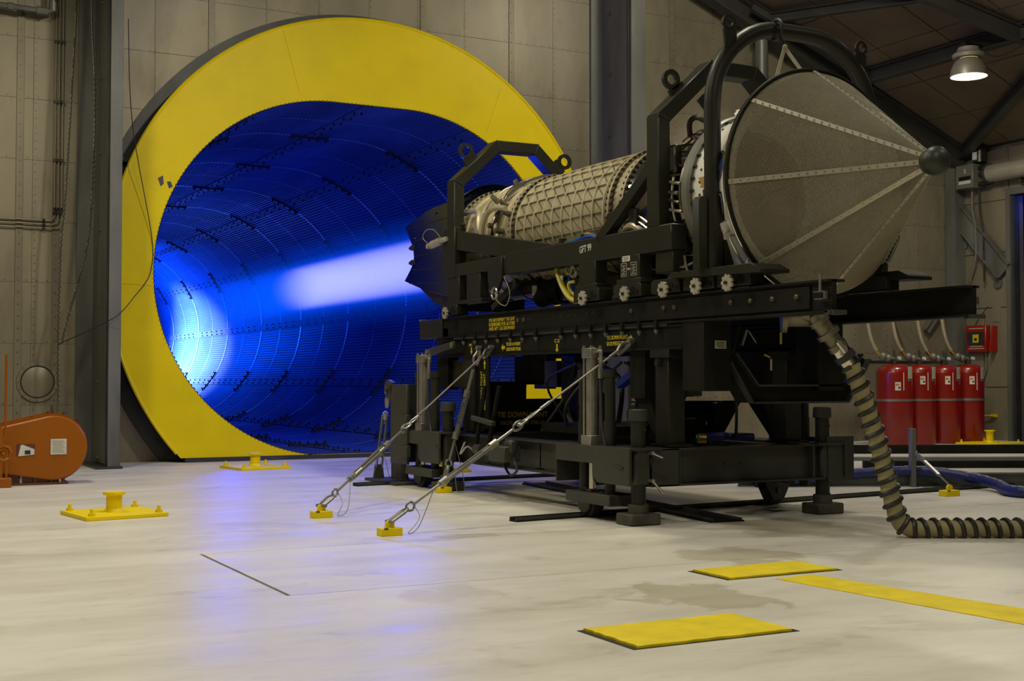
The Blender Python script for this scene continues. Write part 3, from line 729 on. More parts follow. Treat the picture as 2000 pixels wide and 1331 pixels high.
# round-to-square transition and two-dimensional nozzle
mb = MB(); n = 48; q = []
for (y, rr, k) in ((12.42, 0.555, 0.0), (12.60, 0.56, 0.35), (12.80, 0.54, 0.8), (12.95, 0.52, 1.0)):
    for i in range(n):
        a = 2*PI*i/n; c, s = math.cos(a), math.sin(a)
        sq = 1/max(abs(c), abs(s)); e = rr*((1-k)+k*min(sq, 1.28)*0.94); q.append((CX+c*e, y, CZ+s*e))
mb.add(q, [(j*n+i, j*n+(i+1)%n, (j+1)*n+(i+1)%n, (j+1)*n+i) for j in range(3) for i in range(n)])
fixn(mb.build('transition_duct', 'nozzle', eng))
side = [(12.55,3.02),(13.16,2.99),(13.80,2.865),(13.57,2.60),(13.55,2.50),(13.56,2.42),(13.82,2.24),(13.25,2.10),(12.55,1.98)]
for s in (-1, 1):
    x = CX+s*0.50
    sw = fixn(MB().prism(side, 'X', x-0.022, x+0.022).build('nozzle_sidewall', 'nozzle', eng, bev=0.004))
    for z0_, sl in ((2.83, -0.02), (2.68, 0.0), (2.50, 0.0), (2.34, 0.02), (2.20, 0.05)):
        y1 = 13.72 if z0_ > 2.7 else (13.5 if z0_ > 2.3 else 13.66)
        MB().bar((x+s*0.024, 12.6, z0_-sl), (x+s*0.024, y1, z0_), 0.010, 0.006, (0,0,1)).build('plate_seam', 'engdark', sw)
    for z_ in (2.61, 2.44):
        mb = MB(); mb.cyl((x, 13.50, z_), (x, 13.64, z_), 0.034, n=10); mb.cyl((x, 13.64, z_), (x, 13.70, z_), 0.022, n=8); mb.build('actuator_pin', 'engdark', sw)
    for z_, y_ in ((2.70, 13.55), (2.34, 13.57), (2.94, 12.95)):
        MB().cyl((x+s*0.02, y_, z_), (x+s*0.032, y_, z_), 0.03, n=14).build('rivet_head', 'nozzle', sw)
    mb = MB()
    for k in range(12): mb.cyl((x, 13.58+0.018*k, 2.41-0.0155*k), (x+s*0.0, 13.60+0.018*k, 2.415-0.0155*k), 0.016, n=5)
    mb.build('seal_edge', 'engdark', sw, kind='stuff')
for s in (1, -1):
    top = [(12.55, CZ+s*0.50), (13.16, CZ+s*0.46), (13.70, CZ+s*0.27), (13.70, CZ+s*0.24), (13.16, CZ+s*0.42), (12.55, CZ+s*0.46)]
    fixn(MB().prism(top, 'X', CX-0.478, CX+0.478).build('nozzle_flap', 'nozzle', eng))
fixn(MB().prism([(12.6, 2.0), (13.3, 2.14), (13.74, 2.25), (13.1, 1.95), (12.6, 1.84)], 'X', CX-0.46, CX+0.40).build('flap_fairing', 'engdark', eng))
# dark inside so that no light shows round the duct
mb = MB(); mb.lathe([(0.001,12.4),(0.47,12.4),(0.47,8.30),(0.001,8.30)], AX, 40); fixn(mb.build('core', 'fanblack', eng))
# fan case forward of the ribbed shell
mb = MB(); mb.lathe([(0.47,9.09),(0.552,9.09),(0.525,8.95),(0.515,8.72),(0.53,8.60),(0.47,8.60)], AX, 56); fixn(mb.build('fan_case', 'polished', eng))
mb = MB(); mb.lathe([(0.47,8.60),(0.545,8.60),(0.55,8.3),(0.56,8.12),(0.47,8.12)], AX, 56); fixn(mb.build('engine_case', 'engdark', eng))
flange(8.58, 0.565, 0.03, nb=56); 
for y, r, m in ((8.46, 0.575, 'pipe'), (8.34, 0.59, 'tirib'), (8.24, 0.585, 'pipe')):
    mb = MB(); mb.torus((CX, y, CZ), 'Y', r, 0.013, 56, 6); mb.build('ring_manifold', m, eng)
random.seed(11)
for k in range(22):
    a = 95+k*7; y0 = random.uniform(8.2, 8.3); y1 = random.uniform(8.45, 8.6); d = random.uniform(-8, 8)
    MB().tube([pol(0.60, a, y0), pol(0.62, a+d/2, (y0+y1)/2), pol(0.59, a+d, y1)], random.choice((0.008, 0.012, 0.015)), 6).build('pipe', random.choice(('pipe', 'engdark', 'steel', 'ti')), eng)
for a, y, m in ((128, 8.17, 'wireorange'), (196, 8.17, 'wireorange')):
    MB().bar(pol(0.612, a-2.4, y), pol(0.612, a+2.4, y), 0.03, 0.014, pol(1, a, 0)).build('orange_clip', m, eng)
mb = MB(); mb.box(CX-0.60, CX-0.53, 8.28, 8.42, CZ+0.18, CZ+0.40); o = mb.build('control_box', 'engdark', eng, bev=0.01)
MB().box(CX-0.606, CX-0.60, 8.29, 8.36, CZ+0.20, CZ+0.38).build('cover_plate', 'steel', o)
MB().tube([pol(0.62, 125, 8.42), pol(0.72, 124, 8.36), pol(0.74, 122, 8.28), pol(0.66, 120, 8.2)], 0.022, 8).build('elbow_fitting', 'engdark', eng)
MB().box(CX-0.60, CX-0.56, 8.84, 8.90, CZ-0.10, CZ-0.03).build('blue_tag_box', 'wireblue', eng)
for k in range(2): MB().tube([(CX-0.62, 8.95, CZ-0.13-0.05*k), (CX-0.64, 8.78, CZ-0.10-0.05*k), (CX-0.63, 8.62, CZ-0.18-0.05*k)], 0.009, 6).build('pipe', 'steel', eng)
MB().tube([(CX-0.60, 8.98, CZ-0.27), (CX-0.64, 8.92, CZ-0.20), (CX-0.65, 8.80, CZ-0.19), (CX-0.62, 8.70, CZ-0.26), (CX-0.55, 8.66, CZ-0.34)], 0.03, 8).build('bleed_pipe', 'ti', eng)
# lower shell and accessories hung under the engine
mb = MB(); mb.lathe([(0.50,9.36),(0.553,9.36),(0.553,11.0),(0.50,11.0)], AX, 24, a0=math.radians(205), a1=math.radians(335)); fixn(mb.build('belly_shell', 'engdark', eng))
random.seed(5)
for k in range(9):
    y = 9.45+0.18*k; MB().tube([pol(0.565, a, y) for a in (203, 212, 221, 230)], 0.009, 5).build('belly_rib', 'ti', eng)
MB().box(CX-0.42, CX+0.38, 8.9, 10.5, 1.83, 2.02).build('accessory_gearbox', 'engdark', eng, bev=0.02)
for (x, y0, y1, z, r, m) in ((6.05, 10.4, 10.75, 1.93, 0.12, 'black'), (6.02, 9.75, 10.0, 1.95, 0.075, 'steel'), (6.2, 8.8, 9.15, 1.96, 0.09, 'engdark'), (6.0, 8.25, 8.65, 2.0, 0.075, 'engdark'), (6.55, 9.2, 9.8, 1.8, 0.13, 'engdark'), (6.1, 10.9, 11.5, 2.0, 0.10, 'engdark')):
    mb = MB(); mb.cyl((x, y0, z), (x, y1, z), r, n=16); mb.cyl((x, y0-0.03, z), (x, y0, z), r*0.7, n=12); mb.cyl((x, (y0+y1)/2-0.015, z), (x, (y0+y1)/2+0.015, z), r*1.07, n=16); mb.build('accessory_pump', m, eng)
mb = MB(); mb.cyl((5.92, 10.62, 1.86), (6.18, 10.95, 2.02), 0.085, n=14); o = mb.build('oil_filter', 'black', eng); MB().box(5.90, 5.912, 10.70, 10.78, 1.90, 1.99).build('label', 'grime', o)
for pts, r, m in (
    ([(5.78, 10.45, 2.20), (5.76, 10.2, 2.26), (5.76, 9.75, 2.31), (5.78, 9.50, 2.33), (5.82, 9.30, 2.26)], 0.016, 'wireblue'),
    ([(5.79, 10.30, 2.14), (5.77, 10.05, 2.28), (5.77, 9.75, 2.33), (5.79, 9.52, 2.35), (5.83, 9.36, 2.28)], 0.012, 'wiregreen'),
    ([(5.77, 10.22, 2.16), (5.75, 10.05, 2.235), (5.75, 9.85, 2.27), (5.76, 9.68, 2.285)], 0.015, 'wireyellow'),
    ([(5.78, 10.05, 2.18), (5.76, 10.03, 2.27)], 0.013, 'wireblue'),
    ([(5.80, 9.66, 2.36), (5.80, 9.55, 2.36), (5.84, 9.4, 2.28)], 0.012, 'wireorange'),
    ([(5.80, 10.12, 2.13), (5.78, 10.08, 2.05), (5.77, 9.95, 1.90), (5.77, 9.80, 1.80), (5.80, 9.55, 1.74)], 0.026, 'wireyellow'),
    ([(5.82, 9.98, 2.12), (5.80, 9.96, 2.06), (5.82, 9.92, 2.04), (5.86, 9.95, 2.10)], 0.014, 'wireyellow'),
    ([(5.78, 9.78, 1.96), (5.75, 9.83, 1.95), (5.75, 9.83, 1.90), (5.78, 9.78, 1.84), (5.80, 9.60, 1.78)], 0.014, 'wireyellow'),
    ([(5.83, 9.93, 2.1), (5.81, 9.93, 1.98), (5.86, 9.9, 1.86)], 0.014, 'wireblue'),
    ([(5.85, 9.65, 2.12), (5.80, 9.60, 2.04), (5.82, 9.50, 1.98)], 0.018, 'ti'),
    ([(5.80, 8.42, 2.08), (5.77, 8.40, 2.00), (5.78, 8.30, 1.97), (5.80, 8.15, 1.97), (5.86, 8.05, 2.02)], 0.011, 'steel'),
    ([(5.80, 8.16, 2.05), (5.79, 8.12, 1.95), (5.80, 8.06, 1.88)], 0.011, 'pipe'),
    ([(5.82, 8.35, 1.95), (5.80, 8.15, 1.93), (5.84, 7.95, 1.90)], 0.010, 'pipe'),
    ([(5.80, 11.0, 2.30), (5.79, 10.6, 2.29), (5.79, 10.35, 2.33), (5.79, 9.9, 2.33), (5.80, 9.6, 2.38), (5.8, 9.3, 2.38)], 0.009, 'pipe'),
    ([(5.79, 11.0, 2.27), (5.78, 10.62, 2.26), (5.78, 10.38, 2.29), (5.78, 9.9, 2.30)], 0.009, 'pipe'),
    ([(5.80, 10.5, 2.22), (5.78, 10.2, 2.25), (5.78, 9.7, 2.28)], 0.016, 'ti')):
    MB().tube(pts, r, 7).build('cable' if m.startswith('wire') else 'pipe', m, eng)
MB().torus((5.79, 9.82, 2.05), 'X', 0.045, 0.016, 16, 6).build('clamp_ring', 'steel', eng)
MB().box(5.775, 5.79, 10.0, 10.05, 1.98, 2.03).build('connector', 'offwhite', eng)
for y in (10.45, 10.0, 9.62): MB().box(5.755, 5.81, y-0.02, y+0.02, 2.25, 2.36).build('pipe_bracket', 'engdark', eng)
# fan seen through the screen
mb = MB()
for k in range(22):
    a = 360*k/22; p = [pol(0.12, a, 8.26), pol(0.12, a+9, 8.16), pol(0.46, a+16, 8.14), pol(0.46, a, 8.27)]
    mb.add(p, [(0,1,2,3)])
mb.build('fan_blade', 'fanblack', eng, kind='stuff')
mb = MB(); mb.lathe([(0.001,7.92),(0.05,7.97),(0.10,8.08),(0.13,8.25),(0.001,8.25)], AX, 24); fixn(mb.build('spinner', 'fanblack', eng))

# ------------------------------------------------------------------ white intake bellmouth
bel = thing('inlet_bellmouth', 'white flared intake bellmouth between the engine and the wire cone', 'intake', (CX, 7.7, CZ-0.8))
mb = MB(); mb.lathe([(0.585,8.08),(0.605,8.05),(0.617,7.9),(0.65,7.75),(0.69,7.6),(0.73,7.5),(0.77,7.42),(0.815,7.36),(0.835,7.335),(0.825,7.315),(0.78,7.33),(0.70,7.40),(0.64,7.50),(0.58,7.66),(0.53,7.86),(0.50,8.10)], AX, 72)
fixn(mb.build('horn', 'white', bel, sharp=1.2))
mb = MB(); mb.lathe([(0.49,8.14),(0.645,8.14),(0.645,8.07),(0.63,8.05),(0.49,8.05)], AX, 72); fl_ = fixn(mb.build('mounting_flange', 'boxgrey', bel))
mb = MB()
for k in range(40): mb.cyl(pol(0.617, k*9, 8.05), pol(0.617, k*9, 8.02), 0.012, n=6)
mb.build('flange_bolt', 'engdark', fl_, kind='stuff')
mb = MB()
for k in range(40): 
    a = k*9+4; mb.cyl(pol(0.612, a, 7.94), pol(0.622, a, 7.94), 0.010, n=6)
mb.build('screw_head', 'engdark', bel, kind='stuff')
for a, y in ((118, 7.86), (111, 7.84), (106, 7.80), (124, 7.80)): MB().cyl(pol(0.60, a, y), pol(0.69, a, y-0.02), 0.022, n=10).build('probe_boss', 'white', bel)
mb = MB(); mb.cyl(pol(0.62, 207, 7.66), pol(0.72, 207, 7.62), 0.028, n=12); mb.cyl(pol(0.70, 207, 7.63), pol(0.76, 207, 7.61), 0.05, n=14); mb.build('port_cap', 'offwhite', bel)
# round emblem and winged shield printed on the horn (flat, following its surface)
def decal(parent, name, m, deg0, y0, R, n=24, sq=1.0, lift=0.004, shape=None):
    def rr(y):
        for (ra, ya), (rb, yb) in zip([(0.605,8.05),(0.617,7.9),(0.65,7.75),(0.69,7.6),(0.73,7.5)], [(0.617,7.9),(0.65,7.75),(0.69,7.6),(0.73,7.5),(0.77,7.42)]):
            if yb <= y <= ya: return rb+(ra-rb)*(y-yb)/(ya-yb)
        return 0.60
    pts = shape or [(math.cos(2*PI*i/n), math.sin(2*PI*i/n)) for i in range(n)]
    q = [pol(rr(y0)+lift, deg0, y0)]
    for u, v in pts:
        y = y0-u*R*sq; dz = v*R; a = deg0-math.degrees(dz/0.63); q.append(pol(rr(y)+lift, a, y))
    return MB().add(q, [(0, 1+i, 1+(i+1) % len(pts)) for i in range(len(pts))]).build(name, m, parent)
e = decal(bel, 'round_emblem', 'navy', 170, 7.63, 0.115); decal(e, 'emblem_border', 'grime', 170, 7.63, 0.103, lift=0.006); decal(e, 'emblem_band', 'navy', 170, 7.63, 0.098, lift=0.0075); decal(e, 'emblem_centre', 'patchblue', 170, 7.63, 0.062, lift=0.009)
decal(e, 'emblem_star', 'offwhite', 170, 7.63, 0.035, lift=0.0105, shape=[((1 if k % 2 == 0 else 0.4)*math.cos(PI*k/5), (1 if k % 2 == 0 else 0.4)*math.sin(PI*k/5)) for k in range(10)])
e = decal(bel, 'shield_emblem', 'navy', 194, 7.63, 0.10, shape=[(-0.8,0.9),(0.8,0.9),(0.85,0.1),(0.4,-0.7),(0,-1.1),(-0.4,-0.7),(-0.85,0.1)]); decal(e, 'shield_border', 'grime', 194, 7.63, 0.085, lift=0.006, shape=[(-0.8,0.9),(0.8,0.9),(0.85,0.1),(0.4,-0.7),(0,-1.1),(-0.4,-0.7),(-0.85,0.1)]); decal(e, 'shield_field', 'navy', 194, 7.63, 0.075, lift=0.0075, shape=[(-0.8,0.9),(0.8,0.9),(0.85,0.1),(0.4,-0.7),(0,-1.1),(-0.4,-0.7),(-0.85,0.1)])
e = decal(bel, 'winged_emblem', 'gold', 178, 7.86, 0.10, shape=[(-1.1,0.7),(-0.6,0.45),(-0.9,0.3),(-0.5,0.15),(-0.75,-0.1),(-0.3,-0.1),(0,-0.5),(0.3,-0.1),(0.8,0.2),(1.0,0.7),(0.4,0.5),(0,0.65)])
decal(bel, 'badge', 'navy', 186, 7.84, 0.06, shape=[(-0.9,0.9),(0.9,0.9),(0.9,-0.9),(-0.9,-0.9)])

# ------------------------------------------------------------------ conical wire screen over the intake
scr = thing('inlet_screen', 'cone-shaped wire debris screen with riveted ribs pointing away from the engine intake', 'screen', (CX, 7.0, CZ-0.84))
RB, YB, YA, ZA = 0.822, 7.315, 6.165, 2.535
Lc = math.hypot(RB, YB-YA); sina = RB/Lc; NP = 8; PH0 = 8.0
def cone_pt(u, v, mid, lift=0.0):
    """unrolled sector (u along the middle line from the tip, v across) -> cone"""
    rho = math.hypot(u, v); ph = math.atan2(v, u)/sina + mid
    r = rho*sina+lift; h = rho*(YB-YA)/Lc
    return (CX+r*math.cos(ph), YA+h, CZ+r*math.sin(ph))
halfw = PI*sina/NP
rib_angles = [math.radians(183+360/NP*k) for k in range(NP)]
pitch = 0.0112; wd = 0.0037
for k in range(NP):
    mid = rib_angles[k]+PI/NP; mb = MB()
    vmax = Lc*math.sin(halfw); nv = int(vmax/pitch)
    for i in range(-nv, nv+1):                      # wires running towards the tip
        v = i*pitch; u0 = max(0.09, abs(v)/math.tan(halfw)); u1 = math.sqrt(Lc*Lc-v*v)
        if u1-u0 < 0.02: continue
        q = []
        n = 5
        for j in range(n+1):
            u = u0+(u1-u0)*j/n; q += [cone_pt(u, v-wd/2, mid), cone_pt(u, v, mid, 0.0035), cone_pt(u, v+wd/2, mid)]
        mb.add(q, [(3*j+e, 3*j+e+1, 3*j+e+4, 3*j+e+3) for j in range(n) for e in (0, 1)])
    for i in range(int(0.09/pitch), int(Lc/pitch)+1):  # cross wires
        u = i*pitch; vm = u*math.tan(halfw)
        if u > Lc*math.cos(halfw): 
            continue
        n = max(2, int(vm/0.06)); q = []
        for j in range(2*n+1):
            v = -vm+vm*j/n; q += [cone_pt(u-wd/2, v, mid, 0.001), cone_pt(u, v, mid, 0.0045), cone_pt(u+wd/2, v, mid, 0.001)]
        mb.add(q, [(3*j+e, 3*j+e+1, 3*j+e+4, 3*j+e+3) for j in range(2*n) for e in (0, 1)])
    u = int(Lc*math.cos(halfw)/pitch)*pitch+pitch
    while u < Lc:
        vm = math.sqrt(Lc*Lc-u*u); q = []
        for j in range(9):
            v = -vm+2*vm*j/8; q += [cone_pt(u-wd/2, v, mid, 0.001), cone_pt(u+wd/2, v, mid, 0.001)]
        mb.add(q, [(2*j, 2*j+1, 2*j+3, 2*j+2) for j in range(8)]); u += pitch
    mb.build('screen_panel', 'mesh', scr, kind='stuff')
for k in range(NP):
    a = rib_angles[k]; up = (math.cos(a), 0, math.sin(a))
    p0 = (CX+0.07*math.cos(a), YA+0.07*(YB-YA)/RB, CZ+0.07*math.sin(a)); p1 = (CX+(RB+0.006)*math.cos(a), YB-0.005, CZ+(RB+0.006)*math.sin(a))
    r_ = MB().bar(p0, p1, 0.034, 0.012, up).build('rib', 'strap', scr)
    mb = MB()
    nrm = V(math.cos(a)*(YB-YA)/Lc, -RB/Lc, math.sin(a)*(YB-YA)/Lc)
    for j in range(22):
        f = (j+0.5)/22; p = V(*p0).lerp(V(*p1), f); mb.cyl(tuple(p), tuple(p+nrm*0.012), 0.009, 0.006, n=6)
    mb.build('rivet_row', 'steel', r_, kind='stuff')
MB().torus((CX, YB+0.005, CZ), 'Y', RB+0.014, 0.016, 72, 8).build('rim', 'black', scr)
MB().torus((CX, YB+0.025, CZ), 'Y', RB+0.020, 0.010, 72, 6).build('rim_band', 'polished', scr)
mb = MB(); mb.lathe([(0.001,6.10),(0.04,6.104),(0.072,6.12),(0.092,6.148),(0.098,6.18),(0.094,6.21),(0.08,6.245),(0.001,6.245)], (CX, CZ), 28); fixn(mb.build('nose_cap', 'capgreen', scr))
for a in (216, 330):
    mb = MB(); mb.tube([pol(RB+0.02, a-7, 7.36), pol(RB+0.07, a-7, 7.36), pol(RB+0.075, a+7, 7.36), pol(RB+0.02, a+7, 7.36)], 0.010, 7); mb.build('handle', 'steel', scr)

# strap that hangs the screen from the hoop
mb = MB(); mb.bar((6.24, 7.50, 3.56), (6.08, 7.40, 3.30), 0.030, 0.006, (0,1,0)); mb.bar((6.25, 7.50, 3.56), (6.33, 7.40, 3.365), 0.032, 0.006, (0,1,0))
mb.sphere((6.245, 7.50, 3.57), 0.02, 8, 6); tag(mb.build('webbing_strap', 'strapweb'), 'cream webbing strap tied to the round hoop, holding up the wire cone', 'strap')
mb = MB(); mb.torus((6.26, 7.62, 3.73), 'X', 0.075, 0.012, 16, 6); mb.bar((6.26, 7.57, 3.66), (6.25, 7.52, 3.58), 0.02, 0.02); tag(mb.build('cable_tie', 'rubber'), 'black tie looped over the top of the round hoop', 'tie')

# ------------------------------------------------------------------ green engine cradle with two angular hoops
crd = thing('engine_cradle', 'dark green steel cradle frame with two angular hoops around the engine', 'cradle', (6.43, 10.2, 1.76))
HC = 6.43
def hoop(y0, y1, zb, pts_left, name):
    """angular hoop of square tube between y0 and y1; pts = outer outline on the left"""
    xl = pts_left
    full = xl + [(2*HC-x, z) for x, z in reversed(xl)]
    ym = (y0+y1)/2; wd = 0.115
    # mitred offset
    n = len(full); inn = []
    for i, (x, z) in enumerate(full):
        a = V(*full[max(i-1, 0)]); b = V(x, z); c = V(*full[min(i+1, n-1)])
        d0 = (b-a).normalized() if i > 0 else (c-b).normalized(); d1 = (c-b).normalized() if i < n-1 else d0
        n0 = V(d0.y, -d0.x); n1 = V(d1.y, -d1.x); bis = (n0+n1).normalized(); k = wd/max(0.3, bis.dot(n0)); inn.append((x+bis.x*k, z+bis.y*k))
    for i in range(n-1):
        poly = [full[i], full[i+1], inn[i+1], inn[i]]
        fixn(MB().prism(poly, 'Y', y0, y1).build(name, 'olive', crd, bev=0.008))
    for i in range(1, n-1):
        MB().bar((full[i][0], y0-0.001, full[i][1]), (inn[i][0], y0-0.001, inn[i][1]), 0.010, 0.008).build('weld_bead', 'olivegrey', crd)
    return full
hoop(8.34, 8.51, 2.2, [(5.685, 2.30), (5.685, 3.175), (6.20, 3.655)], 'hoop_tube')
hoop(12.06, 12.24, 2.2, [(5.685, 2.20), (5.685, 3.165), (6.18, 3.62)], 'hoop_tube')
for (x, z, y, R, r, fx, fz) in ((5.86, 3.49, 12.15, 0.085, 0.048, 5.94, 3.36), (2*HC-5.86+0.05, 3.47, 12.15, 0.085, 0.048, 2*HC-5.94, 3.36), (5.86, 3.475, 8.42, 0.08, 0.042, 5.95, 3.35), (2*HC-5.86, 3.475, 8.42, 0.08, 0.042, 2*HC-5.95, 3.35)):
    MB().eye((x, y, z), 'Y', R, r, 0.03, (fx, y, fz)).build('lifting_eye', 'olive', crd)
MB().eye((6.18, 8.33, 3.24), 'Y', 0.045, 0.02, 0.02, (6.08, 8.33, 3.34)).build('lifting_eye', 'olive', crd)
for s in (1, -1):
    fx = (lambda x: x) if s == 1 else (lambda x: 2*HC-x)
    nm = 'main_beam'
    MB().box(fx(5.69), fx(5.845), 8.18, 10.95, 2.10, 2.302).build(nm, 'olive', crd, bev=0.010)
    MB().box(fx(5.69), fx(5.80), 10.95, 12.30, 2.165, 2.29).build('extension_beam', 'olive', crd, bev=0.008)
    fixn(MB().prism([(12.20,2.66),(12.20,2.46),(11.08,2.285),(9.98,2.295)], 'X', fx(5.70), fx(5.80)).build('sloping_beam', 'olive', crd, bev=0.006))
    MB().box(fx(5.68), fx(5.81), 12.04, 12.32, 2.16, 2.68).build('hoop_socket', 'olive', crd, bev=0.008)
    MB().bar((fx(5.74), 9.27, 2.27), (fx(5.74), 8.48, 2.78), 0.09, 0.10, (1,0,0)).build('diagonal_brace', 'olive', crd, bev=0.006)
    # legs down to the roller trucks
    for (y0, y1) in ((9.29, 9.56), (8.62, 8.90)):
        MB().box(fx(5.69), fx(5.81), y0, y1, 1.91, 2.105).build('pedestal', 'olive', crd, bev=0.006)
        MB().box(fx(5.675), fx(5.83), y0-0.04, y1+0.04, 1.875, 1.912).build('pedestal_foot', 'olive', crd, bev=0.004)
    MB().box(fx(5.72), fx(5.83), 8.20, 8.44, 1.93, 2.10).build('pedestal', 'olive', crd, bev=0.006)
    for (y0, y1) in ((11.49, 11.80), (11.97, 12.26)):
        MB().box(fx(5.70), fx(5.80), y0, y1, 1.90, 2.17).build('pedestal', 'olive', crd, bev=0.006)
    MB().box(fx(5.69), fx(5.81), 11.45, 12.28, 1.87, 1.91).build('pedestal_foot', 'olive', crd, bev=0.004)
    fixn(MB().prism([(11.27,2.24),(10.96,2.27),(10.96,2.07),(11.06,1.95),(11.19,1.95),(11.25,2.06)], 'X', fx(5.665), fx(5.70)).build('hook_plate', 'olive', crd, bev=0.004))
    mb = MB(); mb.torus((fx(5.66), 11.10, 1.93), 'X', 0.055, 0.012, 14, 6); mb.build('shackle', 'steel', crd)
    MB().tube([(fx(5.66), 11.08, 1.95), (fx(5.63), 10.98, 1.85), (fx(5.64), 10.82, 1.80), (fx(5.66), 10.78, 1.92), (fx(5.66), 10.9, 2.08)], 0.005, 5).build('lanyard', 'cable', crd)
    MB().bar((fx(5.78), 11.35, 1.80), (fx(5.78), 10.85, 2.03), 0.05, 0.07).build('diagonal_brace', 'olive', crd, bev=0.004)
    # quick-release pin at the rear corner
    mb = MB(); mb.cyl((fx(5.66), 12.33, 2.555), (fx(5.66), 12.55, 2.535), 0.042, n=14); mb.cyl((fx(5.66), 12.55, 2.535), (fx(5.66), 12.60, 2.53), 0.024, n=10); mb.cyl((fx(5.66), 12.20, 2.565), (fx(5.66), 12.33, 2.555), 0.026, n=10); mb.cyl((fx(5.63), 12.63, 2.525), (fx(5.69), 12.63, 2.525), 0.028, n=10)
    p_ = mb.build('locking_pin', 'starwheel', crd)
    MB().tube([(fx(5.66), 12.64, 2.55), (fx(5.65), 12.78, 2.63), (fx(5.65), 12.70, 2.70), (fx(5.65), 12.5, 2.69), (fx(5.66), 12.36, 2.60)], 0.005, 5).build('lanyard', 'cable', p_)
    for y in (8.80, 9.14):
        x = fx(5.76); mb = MB()
        mb.prism([(y-0.06,2.29),(y+0.06,2.29),(y+0.06,2.45),(y+0.04,2.49),(y-0.04,2.49),(y-0.06,2.45)], 'X', x-0.02, x+0.02); l_ = fixn(mb.build('pin_lug', 'olive', crd, bev=0.003))
        MB().cyl((x-0.022, y, 2.43), (x+0.022, y, 2.43), 0.022, n=12).build('pin_hole', 'black', l_)
# lettering and plates on the near side beam and pedestals
text('GFT 99', (5.6885, 9.45, 2.215), 0.082, 'chalk', crd, sx=0.78, rot=0.06)
MB().box(5.687, 5.690, 8.755, 8.865, 2.055, 2.10).build('paper_label', 'offwhite', crd)
mb = MB()
for k in range(3): mb.box(5.6855, 5.687, 8.775, 8.85, 2.064+0.012*k, 2.067+0.012*k)
mb.build('label_print', 'black', crd)
for y in (8.845, 8.70):
    d_ = MB().box(5.687, 5.690, y-0.042, y+0.042, 1.935, 2.043).build('data_plate', 'grime', crd)
    MB().box(5.6858, 5.6872, y-0.037, y+0.037, 1.94, 2.038).build('plate_field', 'black', d_)
    mb = MB()
    for k in range(7): mb.box(5.685, 5.6859, y-0.03+0.012*(k%2), y+0.03-0.01*(k%3), 1.948+0.012*k, 1.953+0.012*k)
    mb.build('plate_print', 'grime', d_)
MB().box(5.687, 5.690, 8.755, 8.79, 1.985, 2.0).build('paper_label', 'grime', crd)
# star-wheel roller trucks (sub-parts: star wheel, roller)
def star(mb, x, y, z, R, th, n=9):
    pts = []
    for i in range(n):
        for f, r in ((-0.22, 1.0), (0.22, 1.0), (0.38, 0.80), (0.62, 0.80)):
            a = 2*PI*(i+f)/n; pts.append((y+R*r*math.cos(a), z+R*r*math.sin(a)))
    mb.prism(pts, 'X', x, x+th); return mb
def truck(parent, x0, x1, y0, y1, ys, zb=1.765, zt=1.875):
    sgn = -1 if (x0+x1)/2 < MX else 1
    xo = min(x0, x1) if sgn < 0 else max(x0, x1)
    c = 0.035
    poly = [(y0,zb),(y1,zb),(y1,zt-c),(y1-c*0.3,zt-c*0.3),(y1-c,zt),(y0+c,zt),(y0+c*0.3,zt-c*0.3),(y0,zt-c)]
    tr = fixn(MB().prism(poly, 'X', x0, x1).build('roller_truck', 'olive', parent, bev=0.004))
    mb = MB(); star(mb, xo+sgn*0.075, ys, 1.785, 0.062, 0.02); st = fixn(mb.build('star_wheel', 'starwheel', tr))
    mb = MB(); mb.cyl((xo+sgn*0.09, ys, 1.785), (xo, ys, 1.785), 0.014, n=8); mb.build('axle', 'engdark', tr)
    yh = y0+0.28*(y1-y0)
    mb = MB(); mb.cyl((xo+sgn*0.004, yh, 1.82), (xo, yh, 1.82), 0.028, n=14); mb.build('roller_end', 'black', tr)
    mb = MB(); mb.cyl((xo+sgn*0.006, ys-0.09, 1.80), (xo, ys-0.09, 1.80), 0.018, n=10); mb.build('roller_end', 'black', tr)
    return tr
for s in (1, -1):
    fx = (lambda x: x) if s == 1 else (lambda x: mir(x))
    for y0, y1, ys in ((9.20, 9.62, 9.36), (8.57, 8.98, 8.71), (8.05, 8.43, 8.17), (11.96, 12.34, 12.11)): truck(crd, fx(5.67), fx(5.80), y0, y1, ys)

# ------------------------------------------------------------------ round tube hoop that carries the bellmouth
hp = thing('inlet_hoop', 'round green tube hoop with lifting eyes standing around the wire cone', 'hoop', (6.455, 7.65, 1.76))
def hoop_path(hw, zb, zt, rc, cx=6.455, y=7.65):
    pts = [(cx-hw, y, zb), (cx-hw, y, zb+0.4)]
    for i in range(11):
        a = PI-PI/2*i/10; pts.append((cx-hw+rc+rc*math.cos(a), y, zt-rc+rc*math.sin(a)))
    for i in range(11):
        a = PI/2-PI/2*i/10; pts.append((cx+hw-rc+rc*math.cos(a), y, zt-rc+rc*math.sin(a)))
    pts += [(cx+hw, y, zb+0.4), (cx+hw, y, zb)]
    return pts
MB().tube(hoop_path(0.765, 1.90, 3.735, 0.62), 0.062, 18).build('bent_tube', 'olive', hp)
for (x, z, fxx, fz) in ((5.82, 3.73, 5.84, 3.55), (7.10, 3.69, 7.08, 3.52)):
    MB().eye((x, 7.62, z), 'Y', 0.058, 0.033, 0.02, (fxx, 7.62, fz)).build('lifting_eye', 'olive', hp)
